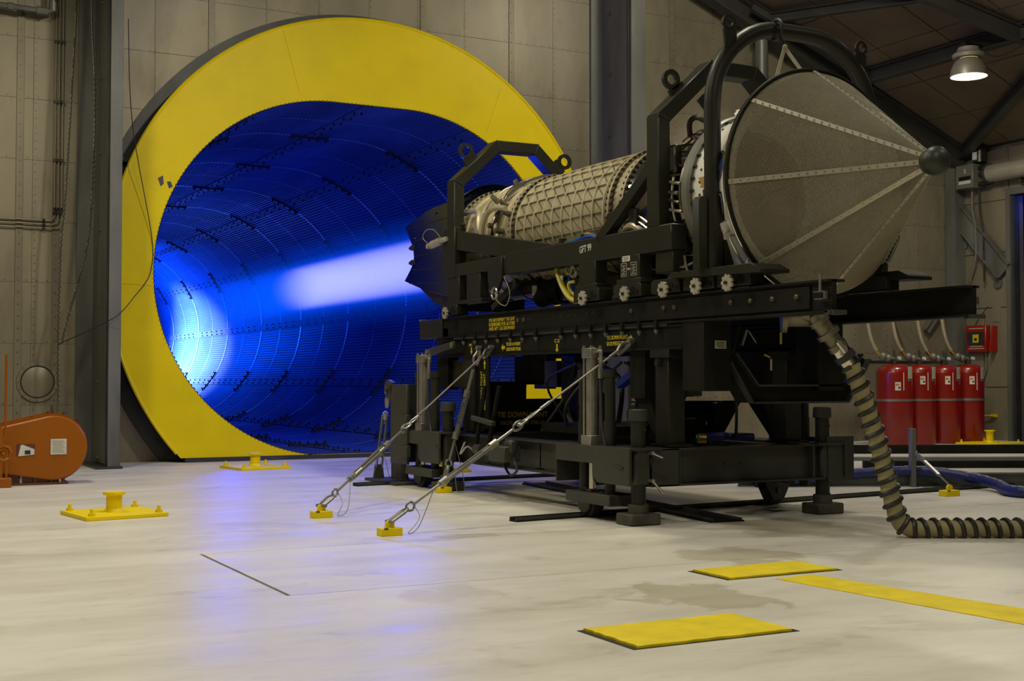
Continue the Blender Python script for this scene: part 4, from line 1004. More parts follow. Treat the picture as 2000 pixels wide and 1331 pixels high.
for s in (1, -1):
    fx = (lambda x: x) if s == 1 else (lambda x: 2*6.455-x)
    fixn(MB().prism([(fx(5.545),1.90),(fx(5.545),2.40),(fx(5.565),2.43),(fx(5.62),2.43),(fx(5.62),1.90)], 'Y', 7.62, 7.70).build('gusset', 'olive', hp, bev=0.003))
    fixn(MB().prism([(fx(5.76),1.90),(fx(5.74),2.40),(fx(5.72),2.40),(fx(5.72),1.90)], 'Y', 7.60, 7.70).build('gusset', 'olive', hp, bev=0.003))
    fixn(MB().prism([(fx(5.74),1.90),(fx(5.86),1.90),(fx(5.78),2.12),(fx(5.74),2.12)], 'Y', 7.60, 7.66).build('gusset', 'olive', hp, bev=0.003))
    fixn(MB().prism([(8.10,1.885),(8.04,1.905),(7.1,1.905),(7.0,1.86),(7.0,1.835),(8.10,1.865)], 'X', 5.60 if s == 1 else 6.96, 5.86 if s == 1 else 7.20).build('base_plate', 'olive' if s == 1 else 'black', hp, bev=0.003))
    for y0, y1, ys in ((7.62, 8.00, 7.75), (7.20, 7.58, 7.37)): truck(hp, mir(5.67) if s < 0 else 5.67, mir(5.80) if s < 0 else 5.80, y0, y1, ys)
mb = MB(); mb.box(5.75, 5.80, 7.56, 7.60, 2.44, 2.56); mb.cyl((5.78, 7.56, 2.47), (5.83, 7.52, 2.45), 0.022, n=8); mb.build('clamp_block', 'black', hp)
for s in (1, -1):
    for x in (5.95, 5.80):
        xx = x if s == 1 else 2*6.455-x
    MB().bar((5.74 if s == 1 else 7.17, 7.66, 2.30), (5.86 if s == 1 else 7.05, 7.72, 2.38), 0.05, 0.05).build('bellmouth_bracket', 'olive', hp)

# ------------------------------------------------------------------ engine trailer: rails, lower frame, chassis, jacks, casters
tr = thing('engine_trailer', 'black and grey-green steel engine trailer with side rails, jacks and casters', 'trailer', (MX, 9.8, 0))
def both(fn):
    for s in (1, -1): fn((lambda x: x) if s == 1 else mir, s)
def side_frame(X, s):
    r = MB(); x0 = 5.735
    r.box(X(5.72), X(5.76), 6.42, 12.40, 1.535, 1.75); r.box(X(5.69), X(5.83), 6.42, 12.40, 1.735, 1.752); r.box(X(5.69), X(5.83), 6.42, 12.40, 1.532, 1.548)
    rail = r.build('roller_rail', 'black', tr, bev=0.002)
    MB().box(X(5.705), X(5.72), 6.62, 9.1, 1.565, 1.715).build('doubler_bar', 'black', rail, bev=0.003)
    MB().box(X(5.705), X(5.76), 12.40, 12.98, 1.54, 1.74).build('rail_extension', 'olive', rail, bev=0.003)
    MB().cyl((X(5.70), 12.97, 1.742), (X(5.78), 12.97, 1.742), 0.014, n=8).build('end_bar', 'steel', rail)
    b = MB()
    for y in (8.75, 8.29, 8.15, 7.45, 7.23, 6.99, 6.74): b.cyl((X(5.705), y, 1.652), (X(5.690), y, 1.652), 0.021, n=6); b.cyl((X(5.690), y, 1.652), (X(5.682), y, 1.652), 0.012, n=6)
    for y in (10.72, 10.60): b.cyl((X(5.72), y, 1.66), (X(5.708), y, 1.66), 0.022, n=10)
    b.build('rail_bolt', 'pipe', rail)
    b = MB()
    for y in (12.1, 11.85, 10.66, 10.53, 10.49, 10.05, 9.93, 9.79, 9.68, 9.48, 9.38): b.cyl((X(5.7205), y, 1.665), (X(5.719), y, 1.665), 0.011, n=8)
    b.build('bolt_hole', 'rubber', rail)
    # end clamp
    c = MB(); c.cyl((X(5.69), 6.50, 1.67), (X(5.69), 6.50, 1.79), 0.010, n=8); c.box(X(5.675), X(5.70), 6.45, 6.55, 1.668, 1.676); c.box(X(5.675), X(5.70), 6.46, 6.54, 1.620, 1.628); c.box(X(5.675), X(5.70), 6.44, 6.452, 1.622, 1.675)
    c.build('rail_clamp', 'steel', rail)
    c = MB(); c.box(X(5.69), X(5.80), 6.37, 6.46, 1.52, 1.55); c.cyl((X(5.68), 6.41, 1.535), (X(5.69), 6.41, 1.535), 0.014, n=8); c.build('end_stop', 'olivegrey', rail)
    # lower frame channel, hung under the rail by a row of clamps
    f = MB(); f.box(X(5.715), X(5.745), 8.05, 12.42, 1.345, 1.52); f.box(X(5.69), X(5.82), 8.05, 12.42, 1.33, 1.347); f.box(X(5.70), X(5.82), 8.05, 12.42, 1.505, 1.52)
    low = f.build('hanger_frame', 'black', tr, bev=0.002)
    MB().box(X(5.695), X(5.715), 8.25, 12.1, 1.512, 1.532).build('clamp_strip', 'darksteel', low)
    for y in (11.84, 11.58, 11.33, 11.08, 10.82, 10.58, 10.32, 9.86, 9.61, 9.36, 9.12, 8.87, 8.62, 8.38):
        c = MB(); c.box(X(5.672), X(5.70), y-0.018, y+0.018, 1.487, 1.556); c.cyl((X(5.686), y, 1.556), (X(5.686), y, 1.567), 0.014, n=6); cl = c.build('rail_clip', 'black', low, bev=0.002)
        c = MB(); c.cyl((X(5.686), y, 1.487), (X(5.686), y, 1.468), 0.018, n=6); c.cyl((X(5.686), y, 1.468), (X(5.686), y, 1.452), 0.009, n=6); c.build('clip_nut', 'steel', cl)
    # front hanger post, upright posts
    h = MB(); h.box(X(5.70), X(5.95), 7.78, 7.80, 1.03, 1.54); h.box(X(5.70), X(5.72), 7.80, 8.05, 1.03, 1.54); h.box(X(5.93), X(5.95), 7.80, 8.05, 1.03, 1.54); h.box(X(5.70), X(5.95), 7.78, 8.05, 1.015, 1.035)
    hb = h.build('hanger_post', 'black', tr, bev=0.003)
    if s == 1:
        d_ = MB().box(5.80, 5.90, 7.775, 7.781, 1.33, 1.39).build('data_plate', 'grime', hb)
        m2 = MB()
        for k in range(4): m2.box(5.81+0.01*(k == 0), 5.885, 7.7735, 7.7755, 1.340+0.012*k, 1.344+0.012*k)
        m2.build('plate_print', 'black', d_)
    MB().box(X(5.715), X(5.87), 8.26, 8.44, 0.60, 1.335).build('upright_post', 'olive', tr, bev=0.004)
    MB().box(X(5.69), X(5.90), 8.20, 8.48, 0.585, 0.602).build('post_foot', 'black', tr)
    MB().box(X(5.69), X(5.885), 8.22, 8.48, 1.27, 1.332).build('post_head', 'olive', tr, bev=0.004)
    MB().cyl((X(5.67), 8.36, 1.23), (X(5.72), 8.36, 1.23), 0.03, n=10).build('post_pin', 'olive', tr)
    MB().box(X(5.74), X(5.92), 8.62, 8.84, 0.95, 1.335).build('hanger_post', 'black', tr, bev=0.003)
    fixn(MB().prism([(8.62,0.95),(8.84,0.95),(8.5,0.62),(8.42,0.62)], 'X', X(5.78), X(5.84)).build('knee_brace', 'black', tr))
    MB().box(X(5.72), X(5.84), 11.66, 11.92, 0.58, 1.335).build('upright_post', 'olive', tr, bev=0.004)
    MB().box(X(5.72), X(5.84), 12.28, 12.56, 1.0, 1.64).build('hanger_post', 'black', tr, bev=0.004)
    MB().box(X(5.76), X(5.90), 11.95, 12.25, 1.02, 1.30).build('gusset_plate', 'olive', tr)
    l = MB(); l.bar((X(5.62), 12.56, 1.385), (X(5.62), 11.90, 1.455), 0.03, 0.075); lk = l.build('link_arm', 'darksteel', tr, bev=0.006)
    for y, z in ((12.54, 1.387), (11.92, 1.453)): MB().cyl((X(5.585), y, z), (X(5.605), y, z), 0.035, n=8).build('link_bolt', 'steel', lk)
    # chassis
    c = MB(); c.box(X(5.60), X(5.63), 8.3, 11.9, 0.29, 0.56); c.box(X(5.54), X(5.72), 8.3, 11.9, 0.545, 0.56); c.box(X(5.54), X(5.72), 8.3, 11.9, 0.28, 0.295)
    c.build('chassis_beam', 'olivegrey', tr, bev=0.002)
    for y in (9.6, 10.7): MB().box(X(5.55), X(5.60), y-0.008, y+0.008, 0.295, 0.545).build('web_stiffener', 'olivegrey', tr)
    for (ya, yb, yc, zb) in ((9.28, 8.70, 8.18, 0.30), (12.68, 12.10, 11.60, 0.27)):
        MB().box(X(5.30), X(5.62), yb, ya, 0.445, 0.58).build('jack_ledge', 'olivegrey', tr, bev=0.003)
        MB().box(X(5.56), X(5.60), yb, ya, 0.27, 0.445).build('ledge_web', 'black', tr)
        MB().box(X(5.30), X(5.56), ya-0.012, ya, 0.27, 0.445).build('ledge_end', 'olivegrey', tr)
        fixn(MB().prism([(yc,0.585),(yb,0.585),(yb,zb+0.05),(yb-0.06,zb),(yc,zb)], 'X', X(5.30), X(5.325)).build('cheek_plate', 'olivegrey', tr, bev=0.002))
        MB().box(X(5.325), X(5.60), yc, yb, 0.565, 0.585).build('plate_top', 'olivegrey', tr)
        ym = (ya+yb)/2-0.17 if ya < 10 else (ya+yb)/2-0.27
        # hydraulic cylinder with tie rods and two guide tubes
        zt = 1.35
        h = MB(); h.box(X(5.31), X(5.43), ym-0.075, ym+0.075, 0.58, 0.66); h.box(X(5.315), X(5.425), ym-0.07, ym+0.07, zt-0.08, zt)
        h.cyl((X(5.37), ym, 0.66), (X(5.37), ym, zt-0.08), 0.048, n=16)
        hy = h.build('hydraulic_cylinder', 'galv', tr, bev=0.003)
        m2 = MB()
        for dx in (-0.042, 0.042):
            for dy in (-0.055, 0.055): m2.cyl((X(5.37)+dx, ym+dy, 0.66), (X(5.37)+dx, ym+dy, zt-0.07), 0.009, n=6); m2.cyl((X(5.37)+dx, ym+dy, zt), (X(5.37)+dx, ym+dy, zt+0.02), 0.013, n=6)
        m2.build('tie_rod', 'steel', hy)
        m2 = MB(); m2.tube([(X(5.37), ym-0.07, zt-0.03), (X(5.37), ym-0.13, zt-0.03), (X(5.37), ym-0.13, zt-0.12), (X(5.37), ym-0.13, zt-0.2)], 0.016, 8); m2.cyl((X(5.37), ym-0.13, zt-0.24), (X(5.37), ym-0.13, zt-0.16), 0.022, n=6); m2.build('hose_elbow', 'steel', hy)
        MB().tube([(X(5.37), ym-0.13, zt-0.22), (X(5.37), ym-0.14, 0.95), (X(5.36), ym-0.17, 0.72), (X(5.33), ym-0.30, 0.52), (X(5.30), ym-0.48, 0.44), (X(5.30), ym-0.56, 0.43)], 0.011, 6).build('hydraulic_hose', 'rubber', hy)
        for dy in (0.17, -0.22):
            m2 = MB(); m2.cyl((X(5.40), ym+dy, 0.20), (X(5.40), ym+dy, 1.14), 0.042, n=14); m2.cyl((X(5.40), ym+dy, 1.12), (X(5.40), ym+dy, 1.18), 0.052, n=14); m2.cyl((X(5.40), ym+dy, 0.58), (X(5.40), ym+dy, 0.78), 0.048, n=14); m2.build('guide_tube', 'olive', tr)
        MB().cyl((X(5.37), ym, 0.2), (X(5.37), ym, 0.46), 0.026, n=12).build('piston_rod', 'polished', tr)
        m2 = MB(); m2.cyl((X(5.37), ym, 0.20), (X(5.37), ym, 0.235), 0.05, n=6); m2.cyl((X(5.37), ym+0.06, 0.225), (X(5.37), ym+0.13, 0.225), 0.022, n=8); m2.build('rod_nut', 'engdark', tr)
        if s == -1 and ya < 10:
            k = MB(); k.prism([(7.26,0.29),(7.52,0.29),(7.52,0.18),(7.45,0.05),(7.33,0.05),(7.26,0.18)], 'Y', 9.0, 9.02); k.prism([(7.26,0.29),(7.52,0.29),(7.52,0.18),(7.45,0.05),(7.33,0.05),(7.26,0.18)], 'Y', 9.12, 9.14); cf = fixn(k.build('caster', 'olivegrey', tr))
            MB().cyl((7.39, 9.03, 0.10), (7.39, 9.11, 0.10), 0.098, n=24).build('wheel', 'rubber', cf, bev=0.006)
            MB().cyl((7.39, 8.985, 0.13), (7.39, 9.0, 0.13), 0.025, n=8).build('axle_bolt', 'engdark', cf)
            continue
        MB().box(X(5.30), X(5.56), ym-0.36, ym+0.30, 0.125, 0.21).build('caster_platform', 'olivegrey', tr, bev=0.003)
        ym += 0.13
        # caster
        k = MB()
        for xa, xb in ((5.345, 5.36), (5.47, 5.485)): k.prism([(ym-0.12,0.14),(ym+0.06,0.14),(ym+0.06,0.08),(ym,0.04),(ym-0.06,0.04),(ym-0.12,0.08)], 'X', X(xa), X(xb))
        k.box(X(5.345), X(5.36), ym-0.12, ym+0.06, 0.125, 0.14); k.box(X(5.36), X(5.47), ym-0.12, ym+0.06, 0.105, 0.125)
        cf = fixn(k.build('caster', 'olivegrey', tr))
        k = MB(); k.cyl((X(5.375), ym-0.03, 0.105), (X(5.455), ym-0.03, 0.105), 0.104, n=24); wl = k.build('wheel', 'rubber', cf, bev=0.006)
        MB().cyl((X(5.355), ym-0.03, 0.095), (X(5.476), ym-0.03, 0.095), 0.02, n=8).build('axle_bolt', 'engdark', cf)
    # jacks
    for y in (8.28, 11.70):
        x = X(5.45) if s == 1 else 7.26
        j = MB(); j.cyl((x, y, 0.10), (x, y, 0.86), 0.058, n=20); jk = j.build('jack_leg', 'olive', tr)
        MB().cyl((x, y, 0.785), (x, y, 0.875), 0.078, 0.072, n=20).build('jack_cap', 'olivegrey', jk, bev=0.006)
        MB().cyl((x, y, 0.085), (x, y, 0.155), 0.078, n=20).build('jack_collar', 'rustyfoot', jk, bev=0.004)
        fixn(MB().prism([(x-0.135,y-0.11),(x+0.135,y-0.11),(x+0.135,y+0.11),(x-0.135,y+0.11)], 'Z', 0.0, 0.088).build('jack_foot', 'rustyfoot', jk, bev=0.01))
        j = MB()
        for z in (0.72, 0.16): j.cyl((x+0.02, y-0.062, z), (x+0.02, y-0.05, z), 0.012, n=8); 
        j.build('pin_hole', 'rubber', jk)
        if y < 9 and s == 1:
            MB().box(x-0.075, x+0.075, y-0.07, y+0.09, 0.30, 0.585).build('jack_sleeve', 'olivegrey', jk, bev=0.02)
        else:
            MB().box(x-0.07, x+0.07, y-0.07, y+0.07, 0.28, 0.585).build('jack_sleeve', 'olivegrey', jk, bev=0.02)
        if s == 1 and y < 9:
            for z in (0.545, 0.335):
                j = MB(); j.cyl((x+0.05, y-0.075, z), (x+0.05, y-0.13, z), 0.016, n=8); j.cyl((x+0.05, y-0.12, z), (x+0.13, y-0.135, z-0.035 if z > 0.4 else z-0.09), 0.010, n=6); j.build('lock_pin', 'steel', jk)
            MB().tube([(x+0.07, y-0.1, 0.54), (x+0.05, y-0.1, 0.47), (x+0.10, y-0.1, 0.38), (x+0.2, y-0.1, 0.34)], 0.005, 5).build('lanyard', 'rubber', jk)
both(side_frame)
# cross members
def cross(y, z0, z1, x0, x1, m, nm, fl=0.015, depth=0.16):
    c = MB(); c.box(x0, x1, y+depth/2-0.012, y+depth/2+0.012, z0+fl, z1-fl); c.box(x0, x1, y, y+depth, z0, z0+fl); c.box(x0, x1, y, y+depth, z1-fl, z1)
    return c.build(nm, m, tr, bev=0.002)
cross(8.20, 0.285, 0.575, 5.52, 7.22, 'olivegrey', 'cross_beam')
for x in (5.775, 7.10): MB().box(x-0.008, x+0.008, 8.20, 8.28, 0.30, 0.56).build('web_stiffener', 'olivegrey', tr)
MB().box(5.53, 5.775, 8.20, 8.22, 0.285, 0.575).build('corner_plate', 'olivegrey', tr, bev=0.003)
cross(10.0, 0.30, 0.55, 5.6, 7.14, 'darksteel', 'cross_beam'); cross(11.75, 0.30, 0.56, 5.55, 7.2, 'olivegrey', 'cross_beam'); cross(12.4, 1.35, 1.5, 5.75, 6.99, 'black', 'cross_beam')
MB().box(7.25, 7.53, 8.20, 8.23, 0.262, 0.635).build('bumper_plate', 'olivegrey', tr, bev=0.003)
MB().box(7.29, 7.50, 8.23, 8.5, 0.27, 0.62).build('bumper_box', 'black', tr)
for xx in (6.25, 6.41): MB().cyl((xx, 8.264, 0.44), (xx, 8.262, 0.44), 0.012, n=8).build('bolt_hole', 'rubber', tr)
MB().cyl((6.3, 8.35, 0.57), (6.3, 8.35, 0.60), 0.05, n=14).build('drain_cap', 'black', tr)
# trapezoid end frame hung between the hanger posts
pts_o = [(5.93,1.26),(6.16,0.925),(7.10,0.925),(7.33,1.26)]; pts_i = [(6.00,1.30),(6.21,1.055),(7.02,1.055),(7.25,1.30)]
for i in range(3): fixn(MB().prism([pts_o[i], pts_o[i+1], pts_i[i+1], pts_i[i]], 'Y', 7.84, 8.00).build('end_frame_beam', 'black', tr, bev=0.004))
for i in range(3):
    a, b = pts_i[i], pts_i[i+1]; MB().bar((a[0], 7.81, a[1]), (b[0], 7.81, b[1]), 0.06, 0.014).build('end_frame_flange', 'darksteel', tr)
    a, b = pts_o[i], pts_o[i+1]; MB().bar((a[0], 7.81, a[1]), (b[0], 7.81, b[1]), 0.06, 0.014).build('end_frame_flange', 'darksteel', tr)
# rear transverse frame with the hidden tie-down stencil
MB().box(5.8, 6.95, 11.9, 11.98, 0.58, 0.90).build('cross_plate', 'black', tr)
MB().box(5.84, 6.46, 11.92, 12.2, 0.88, 1.08).build('tank', 'black', tr, bev=0.01)
MB().box(6.30, 6.50, 11.6, 11.9, 1.05, 1.35).build('hanger_box', 'black', tr, bev=0.01)
MB().box(6.86, 7.02, 11.6, 11.9, 0.58, 1.35).build('hanger_box', 'black', tr, bev=0.01)
MB().box(5.8, 7.0, 12.35, 12.45, 0.28, 0.60).build('skirt_plate', 'black', tr)
for i, (l_, sz) in enumerate((('TIE DOWN POINT', 0.075), ('GROSS WEIGHT 7770 LBS', 0.05))): text(l_, (6.40, 11.897, 0.735-0.085*i), sz, 'stencil', tr, '-Y', 0.95)
# hydraulic pump, valves, hoses and levers on the near chassis side
MB().box(5.35, 5.52, 10.3, 10.62, 0.36, 0.50).build('valve_block', 'olivegrey', tr, bev=0.01)
for (y, z, r, L) in ((10.98, 0.44, 0.05, 0.13), (10.75, 0.43, 0.035, 0.2), (10.42, 0.41, 0.03, 0.15)):
    MB().cyl((5.44, y+L/2, z), (5.44, y-L/2, z), r, n=12).build('valve', 'olivegrey', tr)
MB().box(5.40, 5.48, 10.28, 10.42, 0.44, 0.56).build('filter_bowl', 'olivegrey', tr, bev=0.02)
for (y0, y1, z0, z1) in ((11.14, 11.02, 0.44, 1.04), (10.88, 10.72, 0.44, 1.04)):
    MB().cyl((5.48, y0, z0), (5.52, y1, z1), 0.022, n=10).build('lever', 'black', tr)
MB().bar((5.46, 11.16, 0.735), (5.46, 10.72, 0.69), 0.05, 0.045).build('lever_link', 'olivegrey', tr, bev=0.006)
MB().tube([(5.44, 10.3, 0.4), (5.43, 10.2, 0.3), (5.44, 10.35, 0.24), (5.45, 10.5, 0.33)], 0.012, 6).build('hydraulic_hose', 'rubber', tr)
MB().tube([(5.42, 11.05, 0.42), (5.42, 11.2, 0.46), (5.42, 11.35, 0.38), (5.42, 11.25, 0.50)], 0.010, 6).build('drain_hose', 'steel', tr)
random.seed(3)
for k in range(12):
    x = random.uniform(5.9, 6.9); y = random.uniform(8.8, 11.2); z = 0.6
    MB().tube([(x, y, 0.62), (x+random.uniform(-.2, .2), y+random.uniform(-.5, .5), 0.75+random.uniform(0, .35)), (x+random.uniform(-.3, .3), y+random.uniform(-.7, .7), 1.25)], random.choice((0.012, 0.018, 0.025)), 6).build('hydraulic_hose', 'rubber', tr)
MB().box(5.9, 6.9, 9.3, 10.6, 0.62, 0.70).build('deck_plate', 'black', tr)
MB().box(6.05, 6.55, 8.9, 9.25, 0.60, 0.78).build('pump_box', 'black', tr, bev=0.01)
mb = MB(); mb.cyl((5.95, 9.1, 0.80), (6.55, 9.25, 0.80), 0.09, n=16); mb.cyl((6.0, 9.1, 0.78), (6.08, 9.12, 0.78), 0.11, n=16); mb.build('hydraulic_pump', 'engdark', tr)
cross(9.0, 0.74, 0.92, 5.95, 6.75, 'black', 'cross_beam')
fixn(MB().prism([(6.75,0.92),(6.95,0.92),(6.75,0.62),(6.68,0.62)], 'Y', 8.95, 9.02).build('knee_brace', 'black', tr))
MB().box(6.62, 6.70, 8.9, 9.0, 0.58, 0.9).build('support_strut', 'black', tr)
MB().tube([(6.66, 8.6, 1.55), (6.5, 8.5, 1.2), (6.55, 8.5, 0.9), (6.62, 8.6, 0.62)], 0.014, 6).build('hydraulic_hose', 'rubber', tr)
MB().tube([(6.3, 8.7, 0.62), (6.45, 8.55, 0.64), (6.6, 8.65, 0.63), (6.8, 8.6, 0.62)], 0.035, 8).build('fuel_hose', 'bluehose', tr)
MB().cyl((6.28, 8.66, 0.62), (6.34, 8.64, 0.62), 0.042, n=12).build('hose_ferrule', 'brass', tr)
MB().bar((6.04, 8.9, 1.3), (6.0, 9.4, 1.05), 0.09, 0.06).build('blue_strut', 'wireblue', tr, bev=0.006)
MB().box(6.55, 6.80, 9.3, 9.5, 0.95, 1.25).build('junction_box', 'boxgrey', tr, bev=0.01)
for (x, z, dx, dz) in ((6.52, 1.42, 0, 0.09), (6.36, 1.28, 0.05, -0.02)): MB().bar((x, 7.9, z-dz/2), (x+dx, 7.9, z+dz/2+0.001), 0.012, 0.012).build('tag_ribbon', 'wireyellow', tr)
MB().cyl((6.14, 7.9, 1.36), (6.19, 7.9, 1.48), 0.012, n=8).build('turnbuckle_rod', 'steel', tr)
MB().tube([(6.21, 7.9, 1.47), (6.24, 7.9, 1.43), (6.28, 7.9, 1.38)], 0.006, 5).build('lanyard', 'cable', tr)
# stencils on the near side (yellow paint)
for i, l_ in enumerate(('FOR AIR SHIPMENT THIS UNIT', 'IS DESIGNED FOR 3G FORE', 'AND AFT 1.5G SIDEWARD')):
    wds = (0.54, 0.54, 0.54)[i]; o = text(l_, (5.7185, 11.06, 1.677-0.042*i), 0.047, 'stencil', tr); x_ = o.dimensions.y or 1
    xs = [v.co.y for v in o.data.vertices]; k = wds/(max(xs)-min(xs)); ym_ = (max(xs)+min(xs))/2
    for v in o.data.vertices: v.co.y = ym_+(v.co.y-ym_)*k
def stencil(lines, y, z, width, sz, gap):
    for i, l_ in enumerate(lines):
        o = text(l_, (5.7135, y, z-gap*i), sz, 'stencil', tr); ys = [v.co.y for v in o.data.vertices]
        k = width/(max(ys)-min(ys)); m_ = (max(ys)+min(ys))/2
        for v in o.data.vertices: v.co.y = m_+(v.co.y-m_)*k
stencil(('TIE DOWN POINT', 'GROSS WEIGHT 7770 LBS'), 10.81, 1.435, 0.29, 0.043, 0.048)
stencil(('TIE DOWN POINT', 'GROSS WEIGHT 7770 LBS'), 8.99, 1.445, 0.32, 0.046, 0.050)
stencil(('C G',), 9.98, 1.443, 0.085, 0.045, 0.05)
stencil(('BRKT',), 11.73, 1.448, 0.07, 0.032, 0.05)
for ar in ((11.02, 1.408, 0.075, 0.07, 'left'), (8.79, 1.435, 0.065, 0.06, 'right'), (9.98, 1.375, 0.085, 0.06, 'down'), (11.71, 1.39, 0.075, 0.055, 'down')):
    a_ = MB(); arrow(a_, 5.714, *ar); fixn(a_.build('arrow_mark', 'stencil', tr))
# vertical stencil on the rear upright
MB().box(5.70, 5.72, 11.30, 11.52, 0.62, 1.335).build('stencil_panel', 'black', tr)
for i, l_ in enumerate(('TIE DOWN POINT', 'GROSS WEIGHT')): text(l_, (5.698, 11.45-0.065*i, 0.98), 0.055, 'stencil', tr, sx=0.9, rot=PI/2)
a_ = MB(); arrow(a_, 5.699, 11.385, 1.25, 0.09, 0.05, 'up'); fixn(a_.build('arrow_mark', 'stencil', tr))
# rear near corner plate that the rearmost tie-down hooks to, and its floor shoe
MB().box(5.28, 5.31, 12.34, 12.78, 0.22, 1.05).build('corner_plate', 'olivegrey', tr, bev=0.004)
MB().box(5.31, 5.60, 12.74, 12.78, 0.22, 1.05).build('corner_plate', 'olivegrey', tr, bev=0.004)
mb = MB(); mb.eye((5.30, 12.86, 1.0), 'X', 0.10, 0.03, 0.04, (5.30, 12.76, 0.98)); mb.build('pad_eye', 'olivegrey', tr)
MB().cyl((5.25, 12.86, 1.0), (5.34, 12.86, 1.0), 0.03, n=10).build('shackle_pin', 'olivegrey', tr)
for z in (0.62, 0.30): MB().box(5.25, 5.30, 12.28, 12.42, z, z+0.12).build('hinge_lug', 'olivegrey', tr, bev=0.006)

# ------------------------------------------------------------------ tie-downs and their floor anchors
def anchor(x, y, label, w_=0.16, g='small yellow floor anchors'):
    t = thing('floor_anchor', label, 'anchor', (x, y, 0), g)
    rot = 0.2
    MB().box(x-w_/2, x+w_/2, y-0.05, y+0.05, 0.0, 0.055).build('anchor_block', 'yellow', t, bev=0.004)
    mb = MB(); mb.prism([(x-0.032,0.05),(x+0.032,0.05),(x+0.032,0.085),(x+0.015,0.105),(x-0.015,0.105),(x-0.032,0.085)], 'Y', y-0.012, y+0.012); fixn(mb.build('anchor_lug', 'yellow', t))
    MB().box(x-w_/2+0.02, x-w_/2+0.05, y-0.051, y-0.03, 0.045, 0.0565).build('chipped_edge', 'darksteel', t)
    return t
anchor(3.49, 9.88, 'small yellow floor anchor holding the left of the two long wire ropes')
anchor(3.52, 8.53, 'small yellow floor anchor nearest the camera, holding the long front wire rope')
anchor(5.31, 11.50, 'small yellow floor anchor in front of the rear jack foot, under a steep turnbuckle', 0.14)
anchor(9.40, 8.95, 'small yellow floor anchor on the right below the blue hose', 0.18)
def lerp(a, b, f): return tuple(V(*a).lerp(V(*b), f))
def tiedown(p0, p1, label, f0, f1, rope=True, hook=True, cw=0.034, thick=1.0):
    """shackle, eye rod, turnbuckle body and rope between floor anchor p0 and trailer p1; f0..f1 = turnbuckle body"""
    t = thing('tie_down', label, 'tie-down', p0, 'turnbuckle tie-downs of the trailer')
    d = (V(*p1)-V(*p0)); L = d.length; u = d.normalized(); sd = u.cross(V(0,0,1)).normalized()
    k = 0.11
    # shackle at the anchor
    q = [V(*p0)+sd*0.028, V(*p0)+sd*0.032+u*k*0.8, V(*p0)+sd*0.03+u*k*1.2, V(*p0)+u*k*1.5, V(*p0)-sd*0.03+u*k*1.2, V(*p0)-sd*0.032+u*k*0.8, V(*p0)-sd*0.028]
    MB().tube([tuple(x) for x in q], 0.011*thick, 7).build('shackle', 'galv', t)
    MB().cyl(tuple(V(*p0)-sd*0.05), tuple(V(*p0)+sd*0.05), 0.013, n=8).build('shackle_pin', 'galv', t)
    c = V(*p0)+u*k*1.75; n2 = u.cross(sd)
    MB().tube([tuple(c+u*0.035*math.cos(a)+n2*0.03*math.sin(a)) for a in [2*PI*i/14 for i in range(14)]], 0.009*thick, 6, closed=True).build('eye', 'galv', t)
    MB().cyl(tuple(c+u*0.03), lerp(p0, p1, f0+0.01), 0.012*thick, n=8).build('threaded_rod', 'galv', t)
    a, b = V(*lerp(p0, p1, f0)), V(*lerp(p0, p1, f1))
    m_ = MB()
    for s in (1, -1): m_.bar(tuple(a+sd*s*0.024*thick), tuple(b+sd*s*0.024*thick), 0.014*thick, 0.022*thick)
    m_.cyl(tuple(a-u*0.03), tuple(a+u*0.04), 0.028*thick, n=8); m_.cyl(tuple(b-u*0.04), tuple(b+u*0.03), 0.028*thick, n=8)
    m_.cyl(tuple(a+u*0.04), tuple(a+u*(b-a).length*0.28), 0.011*thick, n=6); m_.cyl(tuple(b-u*(b-a).length*0.22), tuple(b), 0.011*thick, n=6)
    m_.build('turnbuckle_body', 'galv', t)
    if rope:
        f2 = f1+0.10
        e0, e1 = V(*lerp(p0, p1, f1)), V(*lerp(p0, p1, f2))
        MB().cyl(tuple(e0), tuple(e1-u*0.06), 0.012, n=8).build('threaded_rod', 'galv', t)
        m_ = MB()
        for off, r in ((0.0, 0.028), (0.05, 0.024)):
            cc = e1+u*off; m_.tube([tuple(cc+u*0.05*math.cos(x)+(n2 if off == 0 else sd)*r*math.sin(x)) for x in [2*PI*i/14 for i in range(14)]], 0.010, 6, closed=True)
        m_.build('eye', 'galv', t)
        st = e1+u*0.08
        m_ = MB()
        for s in (1, -1): m_.tube([tuple(st), tuple(st+u*0.06+sd*s*0.018), tuple(st+u*0.18)], 0.008, 6)
        m_.cyl(tuple(st+u*0.16), tuple(st+u*0.26), 0.014, n=8); m_.build('thimble', 'galv', t)
        en = V(*p1)-u*0.16
        MB().cyl(tuple(st+u*0.2), tuple(en), 0.0085, n=8).build('wire_rope', 'cable', t)
        m_ = MB(); m_.cyl(tuple(en-u*0.10), tuple(en), 0.014, n=8)
        for s in (1, -1): m_.tube([tuple(en-u*0.02), tuple(en+u*0.06+n2*s*0.016), tuple(en+u*0.12)], 0.008, 6)
        m_.build('thimble', 'galv', t)
    else:
        MB().cyl(tuple(b), tuple(V(*p1)-u*0.22), 0.016*thick, n=8).build('threaded_rod', 'galv', t)
        en = V(*p1)-u*0.16
    # hook shackle at the trailer
    e = V(*p1)
    MB().tube([tuple(e-u*0.17+n2*0.02), tuple(e-u*0.12+n2*0.028), tuple(e-u*0.05+n2*0.02), tuple(e)], 0.018*thick, 8).build('hook', 'galv', t)
    MB().tube([tuple(e-u*0.17), tuple(e-u*0.11-n2*0.028), tuple(e-u*0.05-n2*0.01), tuple(e)], 0.012*thick, 8).build('hook', 'galv', t)
